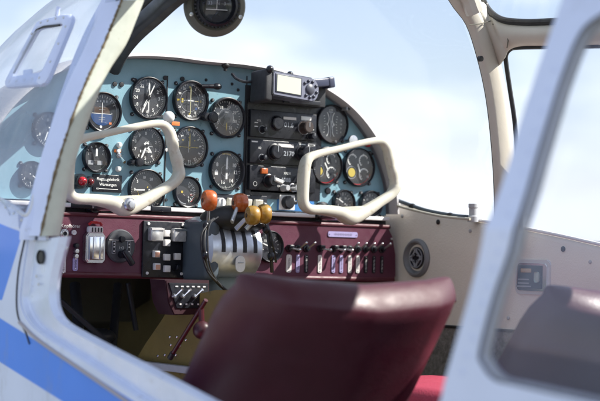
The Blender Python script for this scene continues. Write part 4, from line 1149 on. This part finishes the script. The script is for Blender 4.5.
g = MB(); g.box((SX+.004, -1.3, 1.31), (.02, 4.0, .484), CARPET); g.tube([(SX-.004, .5, 1.553), (SX-.004, -3.2, 1.553)], .004, RUB, 6); g.build('carpet_lining', air)
# white ledge line and rails along the right sill
g = MB(); g.tube([p+Vector((.004, 0, .003)) for p in smoothpath(low[1:], 3)], .004, PALE, 8); g.build('sill_edge', air)
g = MB(); g.tube(smoothpath([PX(388, 197, .54), PX(402, 202, .54), PX(425, 210, .54), PX(450, 215, .54), PX(468, 217, .54)], 4), .0045, GREYP, 8)
g.tube(smoothpath([PX(390, 203, .53), PX(405, 208, .53), PX(440, 216, .53), PX(470, 219, .53)], 4), .003, mat('cream hose', (.5, .48, .4), .5), 8)
for q in [(412, 206), (450, 215.2)]: g.sphere(PX(*q, .54), .007, RUB, (1, 1.6, .9), 10)
rail = g.build('hose', None); tag(rail, 'thin grey and cream hoses lying along the right window sill', 'hose')
g = MB(); g.lathe([(.012, 0), (.012, .012), (.0095, .014), (.0095, .03), (.011, .032), (.011, .04), (0, .041)], GREYL, axis='Z', seg=18)
tag(g.build('fitting', None, loc=PX(473, 222, .55)), 'small grey cylindrical valve standing on the right window sill', 'valve')
for q in [(438, 222), (563, 249)]:
    g = MB(); g.sphere((0, 0, 0), .006, RUB, (.5, 1, 1), 12); g.build('screw', rwall, loc=PX(*q, SX-.003))
for q in [(402, 216), (470, 231), (505, 240), (590, 262), (455, 300), (508, 318), (412, 300)]:
    g = MB(); g.sphere((0, 0, 0), .0042, GREYL, (.5, 1, 1), 10); g.build('trim_screw', rwall, loc=PX(*q, SX-.003))
g = MB(); sv = PX(497, 236, SX); g.tube([(SX-.0035, sv.y, sv.z), (SX-.002, sv.y+.004, 1.70), (SX-.001, sv.y+.004, 1.56)], .0016, mat('seam shadow vinyl', (.3, .27, .23), .7), 6); g.build('trim_seam', rwall)
# air outlet
vc = PX(418.5, 258, SX)
g = MB(); g.lathe([(.037, 0), (.037, -.006), (.033, -.011), (.030, -.011), (.026, -.004), (.022, .002), (0, .004)], mat('mid grey outlet', (.2, .21, .22), .5), axis='X', seg=40)
vent = g.build('air_outlet', rwall, loc=vc); vent.scale = (1.2, 1.2, 1.2); vent['label'] = 'round grey air outlet with a dark slotted core'
g = MB(); g.lathe([(.021, -.004), (.021, -.006), (0, -.006)], BLACK, axis='X', seg=32)
for i in range(8):
    a = R(i*45+20); g.box((-.0075, math.cos(a)*.011, math.sin(a)*.011), (.002, .003, .014), DIM, rot=Matrix.Rotation(-a+math.pi/2, 3, 'X'))
for rr in (.012, .019): g.lathe([(rr, -.006), (rr, -.008), (rr-.0012, -.008), (rr-.0012, -.006)], DIM, axis='X', seg=32)
g.build('grille', vent)
# ashtray / recessed pocket in the right door
ac = PX(534.5, 277, SX)
g = MB(); g.m = Matrix.Rotation(R(90), 4, 'Z') @ Matrix.Identity(4)
at_ = MB()
at_.m = Matrix.Rotation(R(-90), 4, 'Z')
W_, H_ = .094, .066
at_.prism(rrect(W_, H_, .010, .010), 0, -.005, mat('satin steel rim', (.75, .75, .78), .45, .6), .0015); at_.prism(rrect(W_-.014, H_-.014, .007, .007), -.0052, -.008, CHROME, .001)
at_.box((-.004, -.009, 0), (W_-.03, .003, H_-.022), GREYP, .001); at_.box((-.012, -.011, .012), (.028, .002, .008), mat('tan label', (.5, .4, .28), .5), .002)
at_.box((.018, -.0115, 0), (.012, .002, .02), mat('pale green dot', (.45, .55, .5), .5), .004)
for z in (-.005, -.012, -.018): at_.box((-.018, -.011, z), (.03 if z > -.015 else .04, .001, .0025), DIM)
g.bm.free()
o = at_.build('ashtray', rwall, loc=ac+Vector((-.001, 0, 0))); o.scale = (1, 1.12, 1.12); o['label'] = 'shiny metal rimmed rectangular ashtray in the sidewall'

# ---- windshield glass, loft from the post hoop forward to the panel rim
hoop = [(-.597, 1.765), (-.545, 1.90), (-.49, 2.03), (-.43, 2.16), (-.36, 2.27), (-.2, 2.37), (0, 2.40), (.2, 2.37), (.36, 2.27), (.43, 2.16), (.50, 2.03), (.545, 1.92), (.575, 1.80)]
base = [(-.60, -.37, 1.775), (-.605, -.15, 1.81), (-.60, .02, 1.84), (-.56, .12, 1.93), (-.42, .22, 2.05), (-.22, .28, 2.12), (0, .3, 2.14), (.22, .28, 2.12), (.42, .22, 2.05), (.56, .12, 1.93), (.60, .02, 1.87), (.605, -.15, 1.85), (.59, -.37, 1.80)]
def clamp_base():
    out = []
    for x, y, z in base:
        out.append((x, y, z))
    return out
HH = smoothpath([(x, -.385, z) for x, z in hoop], 6); BB = smoothpath(base, 6)
def lofg(name, i0, i1, m):
    g = MB(); k = g.mi(m); rows = []; K = 8
    for a, b in list(zip(HH, BB))[i0:i1]:
        row = []
        for j in range(K+1):
            t = j/K; p = a.lerp(b, t); bul = math.sin(t*math.pi)*.035
            d = Vector((p.x*.6, .1, (p.z-1.9))); d = d.normalized() if d.length > 0 else d
            row.append(g.bm.verts.new(p+d*bul))
        rows.append(row)
    for a, b in zip(rows, rows[1:]):
        for j in range(K): f = g.bm.faces.new((a[j], a[j+1], b[j+1], b[j])); f.material_index = k
    return g.build(name, air, angle=80)
nH = len(HH)
sidepane = lofg('side_pane', 0, 25, GLASS_L); sidepane['label'] = 'hazy scratched side pane in front of the door post'
ws = lofg('windshield', 24, nH, GLASS_W); ws['label'] = 'clear curved windshield above the instrument panel'
# skylight glass over the cabin and solid roof spine, rear roof
g = MB(); k = g.mi(GLASS_W)
for sx in (-1, 1):
    for i in range(4):
        A_ = [(.46, 2.19), (.40, 2.27), (.30, 2.34), (.2, 2.38), (.12, 2.40)]
        (x0, z0), (x1, z1) = A_[i], A_[i+1]
        f = g.bm.faces.new([g.bm.verts.new(q) for q in ((sx*x0, -.42, z0), (sx*x1, -.42, z1), (sx*x1, -.95, z1), (sx*x0, -.95, z0))]); f.material_index = k
g.build('skylight', air)
g = MB(); g.box((0, -.68, 2.42), (.26, .52, .03), CREAM, .008)
g.tube(smoothpath([(-.42, -.43, 2.17), (-.36, -.43, 2.27), (-.2, -.43, 2.37), (0, -.43, 2.40), (.2, -.43, 2.37), (.36, -.43, 2.27), (.40, -.43, 2.22)], 5), .02, CREAM, 10)
g.build('roof_frame', air)
g = MB(); k = g.mi(CREAM)
A_ = [(-.48, 2.16), (-.40, 2.27), (-.2, 2.38), (0, 2.41), (.2, 2.38), (.29, 2.34), (.48, 2.16)]
for (x0, z0), (x1, z1) in zip(A_, A_[1:]):
    if x1 > .39: continue  # unseen roof, shaped to shade the seats but pass sun on the right
    f = g.bm.faces.new([g.bm.verts.new(q) for q in ((x0, -.94, z0), (x1, -.94, z1), (x1, -3.4, z1), (x0, -3.4, z0))]); f.material_index = k
g.build('rear_roof', air)
g = MB(); g.tube([(-.47, -.42, 2.185), (-.47, -3.4, 2.185)], .026, FRAMEP, 12, sec=(1, .9)); g.build('left_beam', air)
# right door rear post, aft right wall
g = MB(); g.tube([(.57, -1.50, 1.70), (.50, -1.56, 1.98), (.462, -1.6, 2.17)], .04, CREAM, 12); g.build('rear_post', air)
g = MB(); g.box((.61, -.9, 1.35), (.012, 5.0, .8), mat('right outer skin', (.5, .53, .6), .35)); g.box((0, -.9, .96), (1.22, 5.0, .02), FRAMEP)
g.box((0, -3.4, 1.6), (1.2, .02, 1.3), CREAM); g.build('lower_hull', air)
g = MB(); g.box((0, -1.25, 1.08), (1.18, 4.2, .02), FLOORM); g.build('cabin_floor', air)
g = MB(); g.box((0, .9, 1.45), (1.18, .02, .8), OLIVED); g.build('firewall', air)
# nose cowl in front of the firewall
g = MB(); k = g.mi(SKIN); rows = []
for y, s1, s2 in ((.30, 1.03, .82), (.9, 1.08, .75), (1.6, 1.0, .62), (2.0, .7, .4), (2.05, .3, .2)):
    rows.append([g.bm.verts.new((math.cos(R(a))*.57*s1, y, 1.55+math.sin(R(a))*.57*s2)) for a in range(0, 360, 12)])
for a, b in zip(rows, rows[1:]):
    for i in range(30): f = g.bm.faces.new((a[i], a[(i+1) % 30], b[(i+1) % 30], b[i])); f.material_index = k
NOSE = mat('pale nose paint', (.5, .53, .6), .35)
g.mats = [NOSE]
g.build('nose_cowl', air)

# ---- dark windshield frame on the left, behind the post
dk = [(98, 96, .08), (106, 72, .03), (116, 50, -.04), (131, 31, -.13), (152, 12, -.2), (172, -6, -.28), (200, -26, -.36)]
g = MB(); wids = [.026, .026, .027, .029, .031, .032, .033]
pth = smoothpath([P(a+4, b, y) for a, b, y in dk], 5)
g.tube(pth, .024, DARKFRAME, 14, sec=(1.0, .7))
df_ = g.build('windshield_frame', air); df_['label'] = 'dark curved windshield frame behind the left door post'
g = MB(); g.tube(smoothpath([P(a-15, b-4, y-.01) for a, b, y in dk], 5), .010, RUB, 10); g.build('frame_gasket', df_)

# ---- vent window on the side pane
def onpane(px, py, dx=-.0): 
    d = ray(px, py); x0 = -.597; s_ = .41
    t = (x0 + s_*(CAM.z-1.765) - CAM.x)/(d.x - s_*d.z); p = CAM+d*t; return p + Vector((-1, .0, .41)).normalized()*dx
def ringquad(name, outp, innp, m, off, th, parent):
    g = MB(); k = g.mi(m); rows = []
    nrm = Vector((-1, 0, .41)).normalized()
    for a, b in zip(outp, innp):
        A0, B0 = onpane(*a, off), onpane(*b, off)
        rows.append([g.bm.verts.new(q) for q in (A0-nrm*th, A0+nrm*0, A0.lerp(B0, .15)+nrm*.003, A0.lerp(B0, .8)+nrm*.003, B0, B0-nrm*th)])
    for i in range(len(rows)):
        a, b = rows[i], rows[(i+1) % len(rows)]
        for j in range(5): f = g.bm.faces.new((a[j], a[j+1], b[j+1], b[j])); f.material_index = k
    return g.build(name, parent, angle=40)
vo = [(48, 34), (51, 29), (60, 26), (78, 22), (84, 22), (85, 26), (83, 33), (62, 84), (58, 90), (54, 92), (24, 94), (19, 94), (18, 91), (20, 86)]
vi = [(49, 38), (51, 36), (57, 34), (72, 31.5), (75, 31.5), (75.5, 33), (74, 38), (57, 74), (55, 78), (52, 80), (30, 83), (26, 83.5), (25.5, 82), (27, 78)]
vw = ringquad('vent_window_frame', vo, vi, FRAMEP, .03, .008, sidepane); vw['label'] = 'riveted frame of the small vent window'
g = MB(); g.bm.faces.new([g.bm.verts.new(onpane(*q, .027)) for q in vi]); g.mi(glassmat('vent pane glass', haze=.22, hcol=(.8, .82, .86), gloss=.7, scr=.08)); g.build('vent_pane', sidepane)
vdark = MB(); vdark.tube([onpane(*q, .031) for q in [(73, 33), (57, 34.5), (50, 37.5), (27, 81)]], .0022, RUB, 6); vdark.build('vent_seal', sidepane)
for q in [(55, 31), (62, 29), (70, 27), (78, 26), (24, 89), (31, 89), (39, 88), (47, 87), (54, 86), (46, 42), (37, 60), (30, 74), (80, 35), (73, 52), (65, 70)]:
    g = MB(); g.sphere((0, 0, 0), .0026, ALU, (1, 1, 1), 8); g.build('vent_rivet', sidepane, loc=onpane(*q, .033))
g = MB(); a = onpane(41, 80, .03); g.box((0, 0, 0), (.006, .03, .012), FRAMEP, .002); g.build('vent_latch', sidepane, loc=a)
g = MB(); g.tube([onpane(70, 24, .03), onpane(73, 18, .035), onpane(74, 16, .035)], [.005, .004, .005], FRAMEP, 8); g.build('vent_hinge', sidepane)
# sealing line at the lower edge of the side pane
g = MB(); g.tube([onpane(a, b, .004) for a, b in sm2([(-30, 182), (0, 199), (16, 208), (27, 216), (33, 210), (40, 180), (48, 152)], 4)], .004, mat('white sealing edge', (.6, .62, .66), .5, bump=.4, bscale=150), 8); g.build('pane_edge', sidepane)

# ------------------------------------------------------------------ footwell: olive tunnel, metal angle, rod
tx = -.12
def TP(px, py, x=tx): return PX(px, py, x)
tun = empty('tunnel', (0, 0, 0)); bpy.data.objects.remove(tun)
g = MB(); k = g.mi(OLIVE)
poly = [(132, 366), (146, 343), (163, 318), (172, 300), (215, 290), (262, 290), (262, 420), (132, 420)]
pv = [TP(*q) for q in poly]
a = [g.bm.verts.new(v) for v in pv]; b = [g.bm.verts.new(v+Vector((.24, 0, 0))) for v in pv]
g.bm.faces.new(a); g.bm.faces.new(b[::-1])
for i in range(len(a)): g.bm.faces.new((a[i], a[(i+1) % len(a)], b[(i+1) % len(a)], b[i]))
g.build('centre_tunnel', air, smooth=False)['label'] = 'olive painted centre tunnel in the footwell'
g = MB(); k = g.mi(OLIVED)
pv = [PX(*q, .16) for q in [(60, 372), (100, 335), (128, 314), (150, 300), (153, 270), (190, 270), (190, 400), (60, 400)]]
g.bm.faces.new([g.bm.verts.new(v) for v in pv]); 
OLV = mat('mid olive primer', (.24, .19, .07), .7, var=.25, vscale=10); g.mats = [OLV]
g.build('footwell_wall', air, smooth=False)
for q in [(170, 337), (177, 337), (171, 345), (180, 346), (165, 355), (158, 356), (176, 355), (186, 340)]:
    g = MB(); g.sphere((0, 0, 0), .0032, CHROME, (.6, 1, 1), 8); g.build('tunnel_rivet', air, loc=TP(*q)+Vector((-.001, 0, 0)))
g = MB(); a0, b0 = TP(110, 371, tx-.006), TP(262, 366, tx-.006)
g.box(((a0+b0)/2+Vector((-.006, 0, 0))), (.02, abs(a0.y-b0.y)+.4, .014), GREYL, .002); g.build('metal_angle', air)
# dim tubes in the left footwell
g = MB()
for q0, q1, r_ in [((75, 285, .2), (80, 345, .1), .012), ((118, 285, .3), (112, 350, .2), .010), ((128, 283, .25), (136, 330, .25), .006), ((60, 300, .1), (110, 345, .1), .006)]:
    g.cyl(P(q0[0], q0[1], q0[2]), P(q1[0], q1[1], q1[2]), r_, DARKFRAME)
g.sphere(P(98, 336, .2), .03, DARKFRAME, (1.4, 1, .6)); g.box(P(95, 300, .4), (.2, .02, .1), OLIVED)
tag(g.build('rudder_pedals'), 'dark tubes and pedals in the shaded left footwell', 'pedals')
bl = tag(empty('brake_lever', PX(170, 358, -.2)), 'maroon rod lever with round knob in front of the olive tunnel', 'lever')
o0 = bl.location.copy()
g = MB(); g.tube([(0, 0, 0), PX(206, 300, -.19)-o0], .0045, MAROON, 12); g.tube([(0, 0, 0), (PX(173, 353, -.2)-o0)], .006, RUB, 12); g.build('rod', bl)
g = MB(); g.sphere(PX(202, 330, -.19)-o0, .018, mat('dark maroon ball', (.045, .008, .012), .4), seg=24); g.build('ball_knob', bl)
g = MB(); g.tube([PX(201, 308, -.19)-o0, PX(202, 330, -.19)-o0], .006, MAROON, 10); g.build('link', bl)

# ------------------------------------------------------------------ seats
def make_seat(name, cx, yt, zt, label, cz=.30):
    root = tag(empty(name, (cx, yt+.35, 1.09)), label, 'seat', 'front seats')
    o0 = root.location
    g = MB(); k = g.mi(LEATH); Wd = .235; NU, NV = 28, 20
    H = .50; rec = .70
    def surf(u, v, s_):   # u -1..1 across, v 0..1 up, s_ = -1 back face .. 1 front
        x = u*Wd*(1.0+.05*(1-v))
        dip = .022*(1-u*u) if v > 0 else 0
        z = zt - (1-v)*H - dip*v**3
        y = yt + (1-v)*H*rec + .06*(abs(u)**2.4)   # sides wrap forward
        return Vector((x, y, z))
    nv_ = Vector((0, -1, -rec)).normalized()
    T = .06
    # closed cross-section loops along v
    rows = []
    M_ = 48
    for iv in range(NV+7):
        if iv <= NV: v = iv/NV; sh = 1.; top = 0
        else:
            t = (iv-NV)/6*math.pi/2; v = 1; sh = math.cos(t); top = math.sin(t)
        row = []
        for j in range(M_):
            a = 2*math.pi*j/M_; e = .2
            cu, sv = math.cos(a), math.sin(a)
            u = math.copysign(abs(cu)**e, cu); s_ = math.copysign(abs(sv)**.75, sv)
            # rounded corners at top
            uu = u*(1-.05*max(0, (v-.9)/.1)**2.2)*(1 - .045*(1-sh)) if True else u
            p = surf(max(-1, min(1, uu)), v, 0)
            edge = (1-abs(cu)**6)
            p = p - nv_*s_*T*.5*max(.02, sh)*(1) + Vector((0, 0, 1))*top*T*.38 + Vector((0, -1, 0))*0
            p -= nv_*0
            # slight crown of the stuffing
            p += nv_*((.0 if sv > 0 else .012)*(1-uu*uu)*(1 if sv < 0 else -1)*sh*math.sin(min(1, v+.1)*math.pi*.9))
            row.append(g.bm.verts.new(p - Vector((0, yt+.35, 1.09))))
        rows.append(row)
    for a, b in zip(rows, rows[1:]):
        for j in range(M_):
            f = g.bm.faces.new((a[j], a[(j+1) % M_], b[(j+1) % M_], b[j])); f.material_index = k
    g.bm.faces.new(rows[-1]); g.bm.faces.new(rows[0][::-1])
    g.build('backrest', root, angle=80)
    # piping along the back edge of the top
    for s_ in (-1, 1):
        g = MB(); pp = []
        for i in range(13):
            u = -.97+1.94*i/12
            pp.append(surf(u*.95, 1, 0) + nv_*T*.47*s_ + Vector((0, 0, T*.12)) - Vector((0, yt+.35, 1.09)))
    for sd in (-1, 1):
        g = MB(); pp = [surf(sd*.985, .1+.84*i/14, 0) + nv_*T*.36 - Vector((0, yt+.35, 1.09)) for i in range(15)]
        g.bm.free()
    g = MB(); g.box((0, .09, cz), (.46, .46, .15), LEATHC, .035); g.build('cushion', root)
    g = MB()
    for sx in (-1, 1):
        g.tube([(sx*.2, -.1, .18), (sx*.2, -.1, 0)], .012, ALU, 10); g.tube([(sx*.2, .28, .18), (sx*.2, .28, 0)], .012, ALU, 10); g.box((sx*.2, .09, .008), (.03, .5, .016), ALU, .003)
    g.build('frame', root)
    return root
make_seat('cockpit_seat', -.272, -.935, 1.652, 'burgundy leather seat with curved back, nearest to the open door', .2)
make_seat('cockpit_seat', .285, -1.05, 1.643, 'burgundy leather seat on the far side, behind the rear side window')
